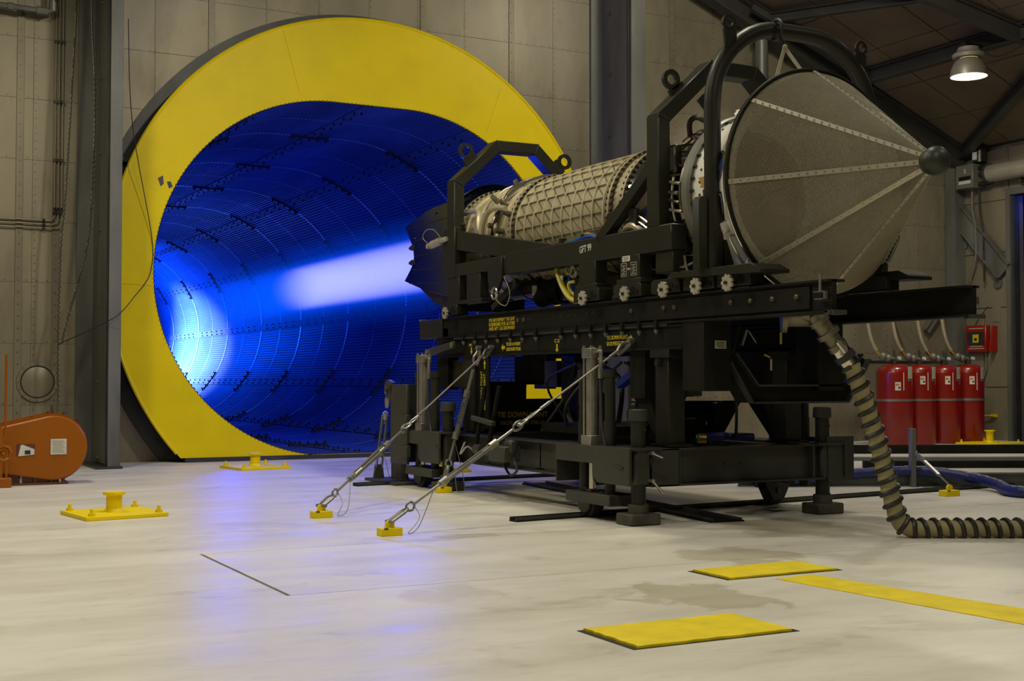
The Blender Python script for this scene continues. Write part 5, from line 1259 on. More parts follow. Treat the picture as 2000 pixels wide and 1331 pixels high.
    MB().cyl(tuple(e-V(0.03,0,0)), tuple(e+V(0.02,0,0)), 0.026, n=10).build('shackle_pin', 'galv', t)
    # little lanyard
    pz = V(*p0)+u*0.22
    MB().tube([tuple(pz), tuple(pz+V(0.03,-0.05,-0.09)), tuple(V(p0[0]+0.10, p0[1]-0.10, 0.02)), tuple(V(p0[0]+0.20, p0[1]-0.06, 0.06)), tuple(V(*p0)+u*0.42)], 0.0035, 5).build('lanyard', 'cable', t)
    return t
tiedown((3.49, 9.88, 0.095), (5.69, 11.22, 1.41), 'wire rope and turnbuckle tie-down, left of the two long ones, rear of the trailer', 0.15, 0.34)
tiedown((3.52, 8.53, 0.095), (5.69, 8.74, 1.41), 'wire rope and turnbuckle tie-down, nearest to the camera, running up under the arrow stencil', 0.20, 0.40)
tiedown((5.31, 11.50, 0.10), (5.68, 11.47, 1.41), 'steep turnbuckle tie-down in front of the rear jack', 0.34, 0.66, rope=False, thick=1.25)
tiedown((5.30, 13.16, 0.12), (5.30, 12.90, 0.97), 'upright turnbuckle tie-down at the rear corner beside the tunnel mouth', 0.22, 0.70, rope=False, thick=1.15)
fs = thing('floor_shoe', 'rusty steel floor shoe with gusset under the rear corner turnbuckle', 'bracket', (5.35, 12.95, 0))
MB().box(5.20, 5.62, 12.45, 13.32, 0.0, 0.03).build('shoe_plate', 'rustyfoot', fs, bev=0.003)
fixn(MB().prism([(12.60,0.03),(13.05,0.03),(13.05,0.27),(12.72,0.27)], 'X', 5.40, 5.425).build('gusset', 'rustyfoot', fs, bev=0.003))
fixn(MB().prism([(5.24,0.03),(5.36,0.03),(5.34,0.18),(5.26,0.18)], 'Y', 13.14, 13.18).build('shoe_lug', 'rustyfoot', fs, bev=0.003))

# steel tracks on the floor under the casters
def track(p0, p1, label, wd=0.10, ht=0.035):
    t = thing('floor_track', label, 'track', p0)
    d = (V(*p1)-V(*p0)).normalized(); sd = d.cross(V(0,0,1))
    MB().bar(tuple(V(*p0)+V(0,0,0.006)), tuple(V(*p1)+V(0,0,0.006)), wd, 0.012).build('track_base', 'black', t)
    for s in (1, -1): MB().bar(tuple(V(*p0)+sd*s*wd*0.42+V(0,0,ht/2)), tuple(V(*p1)+sd*s*wd*0.42+V(0,0,ht/2)), 0.012, ht).build('track_lip', 'darksteel', t)
    return t
track((4.70, 8.90, 0), (13.2, 9.72, 0), 'flat dark steel track on the floor under the front casters')
track((4.82, 12.62, 0), (9.6, 13.1, 0), 'flat dark steel track on the floor under the rear caster')
track((6.15, 8.10, 0), (6.6, 12.0, 0), 'dark steel channel on the floor beneath the middle of the trailer', 0.30, 0.03)

# ------------------------------------------------------------------ yellow floor plates with bollards
def base_plate(x, y, sz, h, label, rot=0.0):
    t = thing('bollard_plate', label, 'plate', (x, y, 0), 'yellow bollard plates bolted to the floor')
    c, s = math.cos(rot), math.sin(rot); R = lambda a, b: (x+a*c-b*s, y+a*s+b*c)
    hs = sz/2
    fixn(MB().prism([R(-hs,-hs), R(hs,-hs), R(hs,hs), R(-hs,hs)], 'Z', 0, 0.032).build('floor_plate', 'yellow', t, bev=0.004))
    mb = MB(); mb.cyl((x,y,0.03), (x,y,h), 0.062, n=20); mb.cyl((x,y,h), (x,y,h+0.022), 0.088, n=20); mb.cyl((x,y,0.03), (x,y,0.06), 0.085, 0.065, n=20); mb.build('bollard', 'yellow', t)
    for a, b in ((-1,-1),(1,-1),(1,1),(-1,1)):
        p = R(a*hs*0.82, b*hs*0.82); mb = MB(); mb.cyl((*p,0.03), (*p,0.055), 0.028, n=6); mb.cyl((*p,0.055), (*p,0.085), 0.014, n=8); mb.build('anchor_bolt', 'yellow', t)
    return t
base_plate(2.06, 10.82, 0.66, 0.17, 'yellow square plate with a short bollard standing alone at the left of the floor', 0.15)
base_plate(4.70, 15.75, 0.66, 0.17, 'yellow square plate with a short bollard just in front of the yellow ring', 0.15)
base_plate(17.5, 15.75, 0.80, 0.22, 'yellow square plate with a short bollard beside the red cylinders', 0.15)
base_plate(6.5, 14.1, 0.5, 0.12, 'yellow square plate half hidden behind the rear jack of the trailer', 0.1)
# embedded painted cover plates and the painted stripe
def cover(x0, x1, y0, y1, label):
    t = thing('cover_plate', label, 'plate', ((x0+x1)/2, (y0+y1)/2, 0))
    random.seed(int(x0*100)); pts = []
    n = 14
    for (a, b) in (((x0,y0),(x1,y0)), ((x1,y0),(x1,y1)), ((x1,y1),(x0,y1)), ((x0,y1),(x0,y0))):
        for i in range(n): f = i/n; pts.append((a[0]+(b[0]-a[0])*f+random.uniform(-.006,.006), a[1]+(b[1]-a[1])*f+random.uniform(-.006,.006)))
    fixn(MB().prism(pts, 'Z', 0.001, 0.012).build('plate_top', 'yellowtape', t))
    fixn(MB().prism([(x0-0.03,y0-0.012),(x1+0.03,y0-0.016),(x1+0.03,y1+0.012),(x0-0.03,y1+0.012)], 'Z', 0.0, 0.002).build('edge_gap', 'hoseblack', t))
    return t
cover(2.94, 3.74, 4.47, 4.90, 'yellow painted floor plate nearest to the camera')
cover(4.40, 5.16, 5.77, 6.12, 'yellow painted floor plate at the start of the yellow stripe')
d_ = V(5.09+4.72, 4.38+4.07)/2-V(4.75, 5.70); d_.normalize(); n_ = V(-d_.y, d_.x)
a_, b_ = V(4.77, 5.68), V(4.77, 5.68)+d_*4.2
q = [a_+n_*0.135, a_-n_*0.135, b_-n_*0.20, b_+n_*0.20]
o = fixn(MB().prism([(p.x, p.y) for p in (a_+n_*0.14, a_-n_*0.14, b_-n_*0.24, b_+n_*0.24)], 'Z', 0.0005, 0.0035).build('floor_stripe', 'yellowtape'))
tag(o, 'yellow stripe painted on the floor running off to the right', 'stripe')

# ------------------------------------------------------------------ ribbed air hose
ht = thing('air_hose', 'ribbed beige and black air hose hanging from the trailer and lying along the floor', 'hose', (6.62, 6.75, 0))
HR = 0.060
hp_ = [(6.30,6.88,1.20),(6.36,6.85,1.02),(6.42,6.83,0.84),(6.48,6.81,0.63),(6.53,6.79,0.42),(6.57,6.77,0.24),(6.61,6.755,0.12),(6.675,6.72,0.064),(6.78,6.66,0.062),(6.95,6.57,0.062),(7.45,6.31,0.062),(8.3,5.87,0.062)]
path = resample(catmull(hp_, 12), 0.0125)
rad = [HR*(1+0.045*math.cos(2*PI*i*0.0125/0.083)) for i in range(len(path))]
MB().tube([tuple(p) for p in path], rad, 18).build('fabric_tube', 'hosebeige', ht)
# spiral wire cover: one band per turn
mb = MB(); turn = 0.083; s = 0.0; step = 0.0125; a_prev = None; sp = []
for i, p in enumerate(path):
    d = (path[min(i+1, len(path)-1)]-path[max(i-1,0)]).normalized()
    if a_prev is None: a_prev = d.orthogonal().normalized()
    a_prev = (a_prev-d*a_prev.dot(d)).normalized(); b = d.cross(a_prev)
    sp.append((p, a_prev.copy(), b))
pts = []
tot = len(sp)-1
N_ = int(tot*step/turn*20)
for k in range(N_+1):
    f = k/N_*tot; i = min(int(f), tot-1); g = f-i
    p = sp[i][0].lerp(sp[i+1][0], g); ang = 2*PI*k/20
    pts.append(tuple(p+(sp[i][1]*math.cos(ang)+sp[i][2]*math.sin(ang))*(HR+0.003)))
mb.tube(pts, 0.0175, 6); mb.build('spiral_rib', 'hoseblack', ht)
# metal couplings at the top
c0, c1 = V(6.06, 6.985, 1.555), V(6.30, 6.88, 1.20)
u = (c1-c0).normalized()
mb = MB()
for f0_, f1_, r0_, r1_ in ((0.0,0.10,0.055,0.06),(0.10,0.18,0.075,0.075),(0.18,0.34,0.062,0.062),(0.34,0.42,0.085,0.085),(0.42,0.58,0.06,0.055),(0.58,0.68,0.07,0.07)):
    mb.cyl(tuple(c0.lerp(c1, f0_)), tuple(c0.lerp(c1, f1_)), r0_, r1_, n=18)
mb.build('coupling', 'coupling', ht)
mb = MB(); mb.cyl(tuple(c0.lerp(c1, 0.68)), tuple(c0.lerp(c1, 0.80)), 0.062, 0.066, n=18); mb.cyl(tuple(c0.lerp(c1, 0.86)), tuple(c0.lerp(c1, 0.97)), 0.068, n=18); mb.build('hose_clamp', 'polished', ht)
mb = MB(); mb.cyl(tuple(c0.lerp(c1, 0.78)), tuple(c0.lerp(c1, 0.88)), 0.075, n=18); mb.build('rubber_cuff', 'rubber', ht)
sd = u.cross(V(0,0,1)).normalized()
mb = MB(); mb.cyl(tuple(c0.lerp(c1, 0.55)+sd*0.07), tuple(c0.lerp(c1, 0.75)+sd*0.08), 0.022, n=10); mb.torus(tuple(c0.lerp(c1, 0.7)+sd*0.06), 'Y', 0.03, 0.012, 12, 6); mb.build('coupling_lever', 'steel', ht)
mb = MB(); mb.cyl((5.96, 7.16, 1.545), (6.10, 7.04, 1.545), 0.075, n=18); mb.cyl((5.93, 7.18, 1.54), (5.96, 7.16, 1.54), 0.11, n=20); mb.cyl((6.04, 7.05, 1.56), (6.06, 6.985, 1.555), 0.06, n=14)
mb.build('elbow_flange', 'coupling', ht)

# blue hose, grey beam, post and chain on the right
o = MB().tube([tuple(p) for p in catmull([(8.4,10.6,0.06),(9.05,10.32,0.10),(9.5,10.12,0.14),(9.95,9.82,0.16),(10.2,9.4,0.11),(10.12,9.0,0.07),(9.85,8.62,0.055),(9.95,8.30,0.055),(10.6,7.9,0.055)], 10)], [0.055+0.003*math.sin(i*1.9) for i in range(81)], 12).build('blue_hose', 'bluehose')
tag(o, 'thick blue hose snaking over the floor at the right', 'hose')
gb = thing('floor_beam', 'grey steel channel lying on the floor at the right, under the blue hose', 'beam', (9.2, 10.2, 0))
p0, p1 = V(8.3, 10.75, 0), V(13.0, 8.35, 0)
MB().bar(tuple(p0+V(0,0,0.07)), tuple(p1+V(0,0,0.07)), 0.012, 0.13).build('web', 'greybeam', gb)
for z in (0.006, 0.135): MB().bar(tuple(p0+V(0,0,z)), tuple(p1+V(0,0,z)), 0.10, 0.012).build('flange', 'greybeam', gb)
dd = (p1-p0).normalized(); pp = p0+dd*1.78
mb = MB(); nn = V(-dd.y, dd.x, 0)
for off, w_, t_ in ((0, 0.09, 0.012), ): mb.bar(tuple(pp-nn*0.08), tuple(pp-nn*0.08+V(0,0,0.60)), 0.10, 0.05, dd)
mb.build('stub_post', 'greybeam', gb, bev=0.004)
ch = thing('load_binder', 'short chain and load binder running from the grey post down to the floor', 'chain', tuple(pp))
def chain(mb, pts, link=0.04, r=0.005, wd=0.5):
    P = resample([V(*p) for p in pts], link*0.72)
    for i, (a, b) in enumerate(zip(P[:-1], P[1:])):
        d = (b-a).normalized(); x = d.orthogonal().normalized(); y = d.cross(x); n = x if i % 2 == 0 else y
        c = (a+b)/2; q = []
        for k in range(8):
            t = 2*PI*k/8; q.append(tuple(c+d*math.cos(t)*link*0.62+n*math.sin(t)*link*0.36))
        mb.tube(q, r, 4, closed=True)
    return mb
a_, b_ = pp-nn*0.10+V(0.02,0,0.36), V(9.42, 8.97, 0.10)
chain(MB(), [tuple(a_), tuple(a_.lerp(b_, 0.3))], 0.05, 0.008).build('chain_links', 'galv', ch, kind='stuff')
mb = MB(); mb.bar(tuple(a_.lerp(b_, 0.3)), tuple(a_.lerp(b_, 0.72)), 0.035, 0.025); mb.build('binder_body', 'galv', ch, bev=0.004)
MB().cyl(tuple(a_.lerp(b_, 0.72)), tuple(b_), 0.009, n=6).build('rod', 'galv', ch)
for (p0, p1, h_, lab) in (((13.4, 14.75, 0), (17.2, 12.9, 0), 0.13, 'dark steel bar lying on the floor in front of the red cylinders'), ((11.4, 12.25, 0), (15.2, 10.4, 0), 0.09, 'low dark steel bar lying on the floor between the cylinders and the blue hose'), ((12.0, 13.6, 0), (16.0, 11.6, 0), 0.05, 'thin grey strip lying on the floor between two dark bars')):
    o = MB().bar((p0[0], p0[1], h_/2), (p1[0], p1[1], h_/2), 0.10, h_).build('floor_bar', 'black' if h_ > 0.08 else 'greybeam', bev=0.004); tag(o, lab, 'bar')

# ------------------------------------------------------------------ fire cylinders
def cylinder(x, y, r, zt, label, lab=(0.0, 0.0)):
    t = thing('fire_cylinder', label, 'cylinder', (x, y, 0), 'red fire-suppression cylinders in the corner')
    mb = MB(); mb.lathe([(0.001,0.0),(r*0.96,0.0),(r,0.03),(r,zt-0.16),(r*0.97,zt-0.10),(r*0.86,zt-0.05),(r*0.6,zt-0.012),(r*0.25,zt),(0.001,zt)], (x,y), 40, 'Z'); fixn(mb.build('body', 'red', t))
    mb = MB(); mb.lathe([(r+0.001,0.735),(r+0.006,0.735),(r+0.006,0.775),(r+0.001,0.775)], (x,y), 40, 'Z'); fixn(mb.build('retaining_strap', 'galv', t))
    v = MB(); v.cyl((x,y,zt-0.01), (x,y,zt+0.07), 0.05, n=12); v.cyl((x,y,zt+0.07), (x,y,zt+0.14), 0.035, n=10); v.cyl((x,y,zt+0.14), (x,y,zt+0.24), 0.018, n=8); v.build('valve', 'olivegrey', t)
    v = MB(); v.sphere((x-0.16,y-0.02,zt+0.10), 0.07, 10, 6); v.sphere((x-0.26,y-0.01,zt+0.13), 0.07, 10, 6); v.cyl((x-0.16,y,zt+0.1), (x,y,zt+0.09), 0.04, n=10); v.build('discharge_elbow', 'boxgrey', t)
    v = MB(); v.cyl((x+0.04,y-0.06,zt+0.10), (x+0.04,y-0.10,zt+0.10), 0.03, n=10); v.build('pressure_gauge', 'offwhite', t)
    hz = zt+0.85
    MB().tube([tuple(p) for p in catmull([(x-0.27,y,zt+0.13),(x-0.37,y+0.02,zt+0.22),(x-0.46,y+0.05,zt+0.40),(x-0.50,y+0.08,zt+0.62),(x-0.52,y+0.1,hz)], 6)], 0.032, 10).build('discharge_hose', 'hosetan', t)
    MB().cyl((x-0.33,y+0.01,zt+0.185), (x-0.38,y+0.02,zt+0.24), 0.045, n=10).build('hose_ferrule', 'brass', t)
    # curved labels
    def curved(name, m, a0, a1, z0, z1, parent, lift):
        q = []; n = 6
        for i in range(n+1):
            a = math.radians(a0+(a1-a0)*i/n); q += [(x+(r+lift)*math.cos(a), y+(r+lift)*math.sin(a), z0), (x+(r+lift)*math.cos(a), y+(r+lift)*math.sin(a), z1)]
        return MB().add(q, [(2*i,2*i+2,2*i+3,2*i+1) for i in range(n)]).build(name, m, parent)
    lb = curved('white_label', 'offwhite', 228+lab[0], 246+lab[0], 1.02+lab[1], 1.16+lab[1], t, 0.003)
    curved('label_print', 'wireorange', 230+lab[0], 240+lab[0], 1.10+lab[1], 1.13+lab[1], lb, 0.0045); curved('label_print', 'navy', 238+lab[0], 244+lab[0], 1.05+lab[1], 1.08+lab[1], lb, 0.0045)
    pl = curved('data_plate', 'grime', 272, 298, 1.06+0.02, 1.30+0.02, t, 0.004); curved('plate_foot', 'darksteel', 273, 297, 1.09, 1.11, pl, 0.006)
    curved('white_stripe', 'offwhite', 254, 257, 0.92, 1.22, t, 0.003)
    return t
cylinder(15.92, 16.35, 0.30, 1.36, 'leftmost red fire-suppression cylinder, partly behind the grey post', (0, -0.10))
cylinder(16.52, 16.38, 0.275, 1.36, 'second red fire-suppression cylinder from the left in the row of four')
cylinder(17.10, 16.38, 0.275, 1.36, 'third red fire-suppression cylinder from the left in the row of four')
cylinder(17.68, 16.38, 0.27, 1.37, 'rightmost red fire-suppression cylinder, nearest the red wall box')
mn = thing('manifold_pipe', 'horizontal pipe above the red cylinders that their hoses join', 'pipe', (16.3, 16.5, 2.2))
MB().cyl((15.0, 16.5, 2.26), (17.45, 16.5, 2.26), 0.05, n=12).build('pipe_run', 'galv', mn)
for x in (15.3, 17.2): MB().box(x-0.02, x+0.02, 16.5, 17.7, 2.2, 2.24).build('wall_bracket', 'darksteel', mn)
MB().cyl((15.3, 17.66, 1.45), (18.6, 17.66, 1.45), 0.018, n=8).build('pilot_line', 'galv', mn)

# ------------------------------------------------------------------ things on the right wall
al = thing('alarm_box', 'red fire-alarm pull box on the right wall above the cylinders', 'alarm', (18.7, 17.1, 1.6))
MB().box(18.66, 18.80, 16.86, 17.34, 1.60, 2.10).build('housing', 'redbox', al, bev=0.015)
MB().box(18.652, 18.662, 16.90, 17.30, 1.74, 1.98).build('window', 'darksteel', al)
MB().box(18.648, 18.654, 17.02, 17.16, 1.78, 1.93).build('yellow_card', 'stencil', al)
MB().box(18.646, 18.649, 17.06, 17.12, 1.82, 1.86).build('card_mark', 'black', al)
for z, w_ in ((2.03, 0.17), (1.70, 0.15), (1.66, 0.18)): MB().box(18.652, 18.661, 17.08-w_, 17.08+w_, z, z+0.018).build('printed_line', 'grime', al)
fixn(MB().prism([(18.60,1.62),(18.80,1.62),(18.80,2.08),(18.68,2.08)], 'Y', 16.70, 16.74).build('hinged_cover', 'redbox', al))
MB().tube([(18.75,16.95,1.6),(18.75,16.93,1.35),(18.75,17.0,1.15),(18.75,17.15,1.05),(18.75,17.3,0.98)], 0.02, 6).build('conduit', 'galv', al)
MB().tube([(18.76,17.2,2.1),(18.77,17.1,2.25),(18.78,16.9,2.45)], 0.006, 5).build('wire', 'rubber', al)
eb = thing('electric_box', 'grey electrical box with conduits high on the right wall', 'box', (18.6, 17.0, 4.6))
MB().box(18.45, 18.80, 16.93, 17.34, 4.62, 5.06).build('enclosure', 'boxgrey', eb, bev=0.01)
MB().box(18.444, 18.451, 16.98, 17.26, 4.70, 4.76).build('paper_label', 'offwhite', eb)
MB().box(18.444, 18.451, 16.98, 17.26, 4.77, 4.84).build('dark_label', 'black', eb)
text('5', (18.443, 17.11, 4.93), 0.11, 'offwhite', eb)
mb = MB(); mb.cyl((18.6, 16.9, 5.08), (18.6, 16.9, 5.33), 0.12, n=14); mb.cyl((18.6, 16.9, 5.30), (18.6, 16.9, 5.36), 0.13, n=14); o = mb.build('transformer', 'engdark', eb); MB().box(18.475, 18.482, 16.86, 16.96, 5.12, 5.26).build('paper_label', 'offwhite', o)
for z in (4.68, 4.86, 4.98): MB().cyl((18.62, 16.93, z), (18.62, 16.70, z), 0.045, n=10).build('cable_gland', 'engdark', eb)
MB().tube([(18.62,17.1,4.62),(18.62,17.1,4.2),(18.65,17.06,3.9),(18.65,17.06,3.35),(18.70,17.25,2.95),(18.70,17.45,2.55)], 0.022, 7).build('conduit', 'galv', eb)
MB().tube([(18.66,16.98,4.62),(18.66,16.96,4.2),(18.66,16.9,3.8),(18.66,16.88,2.9)], 0.02, 7).build('conduit', 'darksteel', eb)
MB().tube([(18.6,17.25,5.06),(18.6,17.32,5.2),(18.65,17.34,5.3),(18.7,17.25,5.34)], 0.012, 6).build('wire', 'rubber', eb)
pi = thing('header_pipe', 'thick pale pipe running along the right wall from the electrical box', 'pipe', (18.6, 15.5, 4.7))
MB().cyl((18.58, 16.68, 4.84), (18.58, 13.2, 4.84), 0.16, n=24).build('pipe_run', 'lampbody', pi)
for y in (16.66, 15.0): MB().cyl((18.58, y+0.015, 4.84), (18.58, y-0.015, 4.84), 0.19, n=24).build('pipe_flange', 'darksteel', pi)
MB().box(18.62, 18.80, 16.0, 16.05, 4.6, 4.9).build('wall_bracket', 'darksteel', pi)
hbeam('wall_brace', (18.70, 17.58, 4.28), (18.70, 16.45, 3.05), 0.36, 0.12, 'column', 'steel diagonal brace on the right wall beside the blue doorway', 'brace', up=(0,0,1))
hbeam('wall_brace', (18.72, 17.50, 3.0), (17.95, 17.60, 2.0), 0.10, 0.08, 'column', 'thin steel brace rising to the corner column behind the far rail', 'brace')
for (y, z) in ((17.45, 3.62), (16.66, 2.85)): 
    o = MB().cyl((18.79, y, z), (18.74, y, z), 0.10, n=6).build('gusset_plate', 'column'); tag(o, 'upper bolted gusset plate on the right wall brace' if z > 3 else 'lower bolted gusset plate on the right wall brace', 'plate')
o = MB().box(18.77, 18.80, 16.62, 16.80, 2.15, 2.6).build('notice_sheet', 'wall'); tag(o, 'faded paper notice on the right wall beside the doorway', 'notice')
for z in (2.62, 3.0):
    pass
o = MB(); o.box(18.72, 18.80, 16.72, 16.84, 0.42, 0.47); o.cyl((18.70, 16.98, 0.445), (18.72, 16.74, 0.445), 0.012, n=6); o.sphere((18.70, 17.0, 0.445), 0.03, 8, 6); tag(o.build('wall_hook', 'yellow'), 'small yellow hook low on the right wall beside the door', 'hook')

# ------------------------------------------------------------------ pendant lamp under the roof
lx, ly, lz = 15.63, 14.4, 5.83
pl = thing('pendant_lamp', 'lit pendant high-bay lamp hanging under the sloping roof', 'lamp', (lx, ly, lz))
mb = MB(); mb.lathe([(0.001,lz-0.01),(0.268,lz-0.01),(0.268,lz),(0.001,lz)], (lx,ly), 32, 'Z'); fixn(mb.build('diffuser', 'lampglass', pl))
mb = MB(); mb.lathe([(0.285,lz-0.015),(0.27,lz+0.10),(0.21,lz+0.22),(0.14,lz+0.27),(0.135,lz+0.26),(0.20,lz+0.20),(0.26,lz+0.09),(0.275,lz-0.015)], (lx,ly), 32, 'Z'); fixn(mb.build('reflector', 'lampbody', pl))
mb = MB(); mb.lathe([(0.001,lz+0.26),(0.24,lz+0.28),(0.25,lz+0.33),(0.18,lz+0.38),(0.16,lz+0.44),(0.001,lz+0.46)], (lx,ly), 24, 'Z'); fixn(mb.build('ballast_housing', 'lampbody', pl))
zt = roof_z(15.95)-0.2
MB().bar((lx,ly,lz+0.45), (lx+0.1,ly,zt), 0.05, 0.05).build('hanger', 'engdark', pl)
MB().box(lx-0.12, lx+0.25, ly-0.05, ly+0.05, zt-0.05, zt).build('clamp', 'engdark', pl)
MB().tube([tuple(p) for p in catmull([(lx+0.1,ly,lz+0.5),(lx+0.22,ly-0.35,lz+0.25),(lx+0.3,ly-0.8,lz+0.35),(lx+0.3,ly-1.05,zt-0.02)], 8)], 0.014, 6).build('cord', 'rubber', pl)
MB().cyl((lx+0.32, ly-1.0, zt-0.03), (lx+0.32, 9.0, zt-0.03), 0.025, n=8).build('conduit', 'galv', pl)
lamp('pendant_lamp_light', (lx, ly, lz-0.05), 130, WARM, kind='AREA', size=0.5)
# vent pipe stub high behind the hoop
o = MB(); o.cyl((13.9, 17.3, 5.6), (13.9, 17.3, 6.9), 0.11, n=16); o.cyl((13.9, 17.3, 6.85), (13.9, 17.3, 6.95), 0.15, n=16); tag(o.build('stand_pipe', 'column'), 'grey vertical pipe on the back wall seen through the round hoop', 'pipe')

# ------------------------------------------------------------------ left wall fittings
pc = thing('round_port', 'round riveted port cover on the back wall above the orange machine', 'port', (2.385, YW, 1.07))
mb = MB(); mb.lathe([(0.205,YW-0.03),(0.215,YW-0.045),(0.255,YW-0.045),(0.265,YW-0.03),(0.265,YW-0.015),(0.205,YW-0.015)], (2.385,1.07), 40); fixn(mb.build('flange_ring', 'wall', pc))
mb = MB(); mb.lathe([(0.001,YW-0.052),(0.185,YW-0.050),(0.198,YW-0.042),(0.198,YW-0.02),(0.001,YW-0.02)], (2.385,1.07), 40); fixn(mb.build('cover_disc', 'wall', pc))
mb = MB(); mb.torus((2.385,YW-0.04,1.07), 'Y', 0.203, 0.009, 40, 6); mb.build('gasket', 'rubber', pc)
mb = MB()
for k in range(16): a = 2*PI*k/16; mb.cyl((2.385+0.235*math.cos(a),YW-0.052,1.07+0.235*math.sin(a)), (2.385+0.235*math.cos(a),YW-0.045,1.07+0.235*math.sin(a)), 0.009, n=6)
mb.build('rivet_row', 'rivet', pc, kind='stuff')
YC = YW-0.06
for i, (x, z, w_) in enumerate(((2.57, 3.17, 'left'), (2.615, 3.12, 'middle'), (2.66, 3.07, 'right'))):
    t = thing('conduit_pipe', w_+' of the three thin conduits running down the wall at the left edge', 'conduit', (x, YC, z), 'thin conduits at the left edge')
    MB().tube([(x,YC,8.0),(x,YC,z+0.06),(x-0.02,YC,z+0.015),(x-0.06,YC,z),(-1.0,YC,z)], [0.011]*5, 8).build('pipe_run', 'wall', t)
    for zc in (5.52, 4.73, 3.96, 3.27): MB().box(x-0.020, x+0.020, YC-0.02, YW-0.015, zc-0.018, zc+0.018).build('pipe_clamp', 'engdark', t)
    MB().box(2.42, 2.45, YC-0.02, YW-0.015, z-0.018, z+0.018).build('pipe_clamp', 'engdark', t)
    MB().cyl((x,YC,3.34), (x,YC,3.30), 0.018, n=8).build('coupling', 'engdark', t)
t = thing('sprinkler_pipe', 'thicker pipe with an elbow at the top left corner', 'pipe', (2.4, 17.5, 5.86))
MB().tube([(-1.0,17.5,5.93),(2.42,17.5,5.86),(2.50,17.5,5.88),(2.50,17.5,5.95),(2.50,17.5,8.0)], [0.038]*5, 10).build('pipe_run', 'column', t)
MB().cyl((2.30,17.5,5.862), (2.44,17.5,5.86), 0.055, n=10).build('elbow', 'column', t); MB().cyl((2.50,17.5,5.87), (2.50,17.5,5.99), 0.052, n=10).build('elbow', 'column', t)
MB().cyl((1.95,17.5,5.865), (2.03,17.5,5.865), 0.052, n=10).build('coupling', 'column', t); MB().box(2.15, 2.19, 17.5, 17.69, 5.82, 5.90).build('wall_bracket', 'darksteel', t)
def chain_thing(pts, label, link=0.046, r=0.0062):
    mb = MB(); chain(mb, pts, link, r); o = mb.build('hoist_chain', 'chain'); tag(o, label, 'chain', 'hoist chains beside the left column')
Y_ = 17.2
chain_thing([tuple(p) for p in catmull([(2.75,Y_,8.0),(2.75,Y_,6.0),(2.70,Y_,4.78),(2.64,Y_,3.46),(2.59,Y_,2.8),(2.565,Y_,1.6),(2.575,Y_,0.82)], 8)], 'long hoist chain hanging down the wall to the left of the dark column')
chain_thing([tuple(p) for p in catmull([(2.905,17.0,8.0),(2.905,17.0,5.9),(2.95,16.95,4.62),(2.91,16.95,3.2),(2.87,17.0,2.75),(2.80,17.05,2.4),(2.70,17.1,2.0),(2.60,17.15,1.56)], 8)], 'hoist chain hanging inside the dark column and looping out to the left')
o = MB().tube([(3.24,16.40,5.6),(3.40,16.9,4.4),(3.72,17.2,3.0),(3.72,17.2,2.55),(3.62,17.1,2.35),(3.48,17.05,2.18),(3.20,16.40,1.95),(3.0,16.42,1.80),(2.57,17.2,1.55)], 0.006, 5).build('slack_cable', 'rubber'); tag(o, 'thin black cable slung across the left side of the yellow ring', 'cable')
o = MB().bar((3.2, 17.55, 4.05), (3.75, 17.55, 3.98), 0.06, 0.06).build('wall_strut', 'darksteel'); tag(o, 'short dark strut on the wall between the left column and the yellow ring', 'strut')

# ------------------------------------------------------------------ orange belt-guarded machine
om = thing('belt_guard_machine', 'orange teardrop-shaped belt guard machine at the left edge', 'machine', (2.0, 14.45, 0))
def tear(grow=0.0, xo=0.0, zo=0.0):
    c1, r1, c2, r2 = (2.10+xo, 0.385+zo), 0.335+grow, (1.25+xo, 0.36+zo), 0.17+grow
    d = V(c2[0]-c1[0], c2[1]-c1[1]); D_ = d.length; base = math.atan2(d.y, d.x); al_ = math.acos((r1-r2)/D_)
    pts = []
    for i in range(37):
        a = base+al_+(2*PI-2*al_)*i/36; pts.append((c1[0]+r1*math.cos(a), c1[1]+r1*math.sin(a)))
    for i in range(13):
        a = base-al_+2*al_*i/12; pts.append((c2[0]+r2*math.cos(a), c2[1]+r2*math.sin(a)))
    return pts
fixn(MB().prism(tear(), 'Y', 14.28, 14.60).build('belt_guard', 'orange', om, bev=0.012))
fixn(MB().prism(tear(0.022), 'Y', 14.40, 14.425).build('guard_flange', 'orange', om))
fixn(MB().prism(tear(0.03), 'Y', 14.58, 14.62).build('mounting_plate', 'orange', om))
mb = MB()
for (x, z) in ((2.06, 0.75), (2.22, 0.745), (2.36, 0.66), (1.90, 0.70), (1.74, 0.62), (2.44, 0.52)): mb.cyl((x, 14.45, z-0.02), (x, 14.45, z+0.012), 0.014, n=6)
mb.cyl((2.11,14.5,0.74), (2.11,14.5,0.83), 0.012, n=6)
mb.build('guard_bolt', 'orangedark', om)
w1 = MB().box(2.065, 2.225, 14.272, 14.281, 0.315, 0.478).build('warning_label', 'offwhite', om)
mb = MB()
for k in range(8): mb.box(2.085, 2.205-0.01*(k % 3), 14.2705, 14.273, 0.335+0.017*k, 0.341+0.017*k)
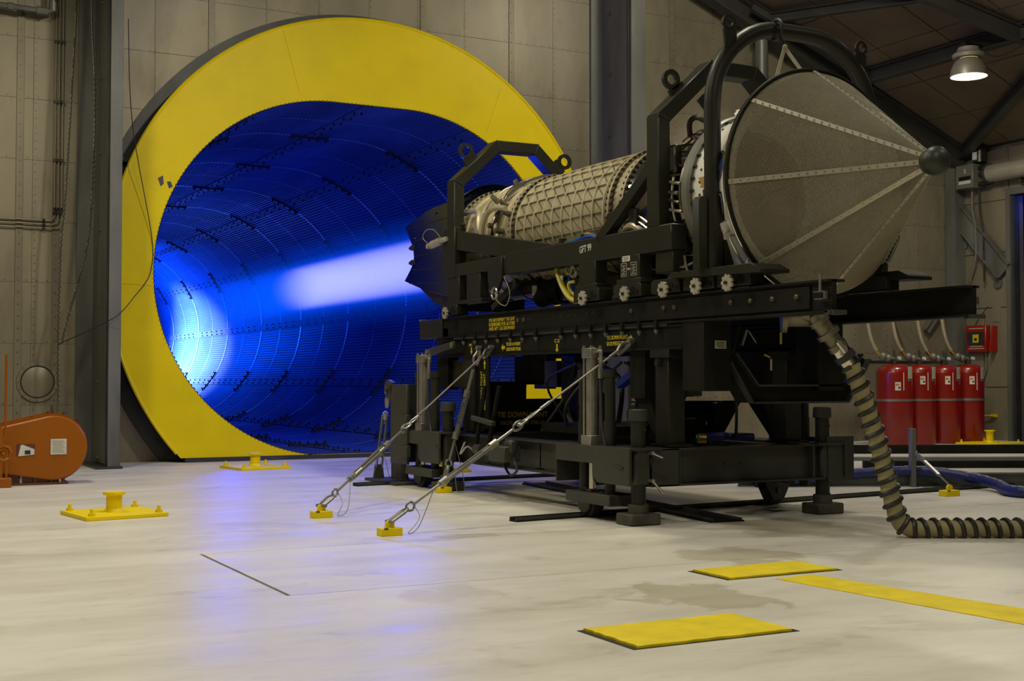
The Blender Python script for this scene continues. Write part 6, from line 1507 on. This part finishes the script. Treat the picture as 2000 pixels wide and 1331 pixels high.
mb.build('label_print', 'grime', w1)
w2 = MB().box(1.73, 1.91, 14.274, 14.281, 0.315, 0.43).build('torn_label', 'orangedark', om)
mb = MB(); mb.add([(1.745,14.272,0.305),(1.905,14.272,0.32),(1.905,14.272,0.375),(1.79,14.272,0.425),(1.77,14.272,0.42)], [(0,1,2,3,4)]); fixn(mb.build('label_remnant', 'offwhite', w2))
MB().box(1.81, 1.865, 14.269, 14.2715, 0.325, 0.365).build('label_print', 'navy', w2)
MB().box(1.0, 2.22, 14.33, 14.75, 0.02, 0.26).build('machine_base', 'orangedark', om, bev=0.006)
MB().box(1.0, 2.25, 14.30, 14.80, 0.0, 0.025).build('base_rail', 'orangedark', om)
for x in (1.92, 2.08, 2.2): MB().box(x-0.008, x+0.008, 14.305, 14.33, 0.025, 0.16).build('base_rib', 'orangedark', om)
for x in (1.78, 2.17): 
    mb = MB(); mb.cyl((x,14.318,0.02), (x,14.318,0.07), 0.02, n=6); mb.cyl((x,14.318,0.07), (x,14.318,0.12), 0.010, n=8); mb.build('anchor_bolt', 'steel', om)
mb = MB(); mb.torus((1.585,14.12,0.35), 'Y', 0.075, 0.02, 8, 6); mb.torus((1.585,14.12,0.35), 'Y', 0.042, 0.014, 16, 6); mb.cyl((1.585,14.10,0.35), (1.585,14.28,0.35), 0.02, n=10); mb.build('brake_drum', 'orange', om)
mb = MB(); mb.tube([(1.585,14.12,0.43),(1.58,14.12,0.5),(1.60,14.12,0.55),(1.605,14.12,1.36)], 0.013, 8); mb.build('brake_lever', 'orange', om)
MB().bar((1.56,14.12,0.43), (1.56,14.12,0.62), 0.03, 0.03).build('lever_yoke', 'orange', om)
mb = MB(); mb.bar((1.565,14.12,0.27), (1.565,14.12,0.05), 0.022, 0.022); mb.bar((1.615,14.12,0.27), (1.615,14.12,0.05), 0.022, 0.022); mb.build('lever_link', 'orange', om)
MB().box(1.50, 1.66, 14.06, 14.18, 0.0, 0.10).build('lever_foot', 'orange', om, bev=0.008)
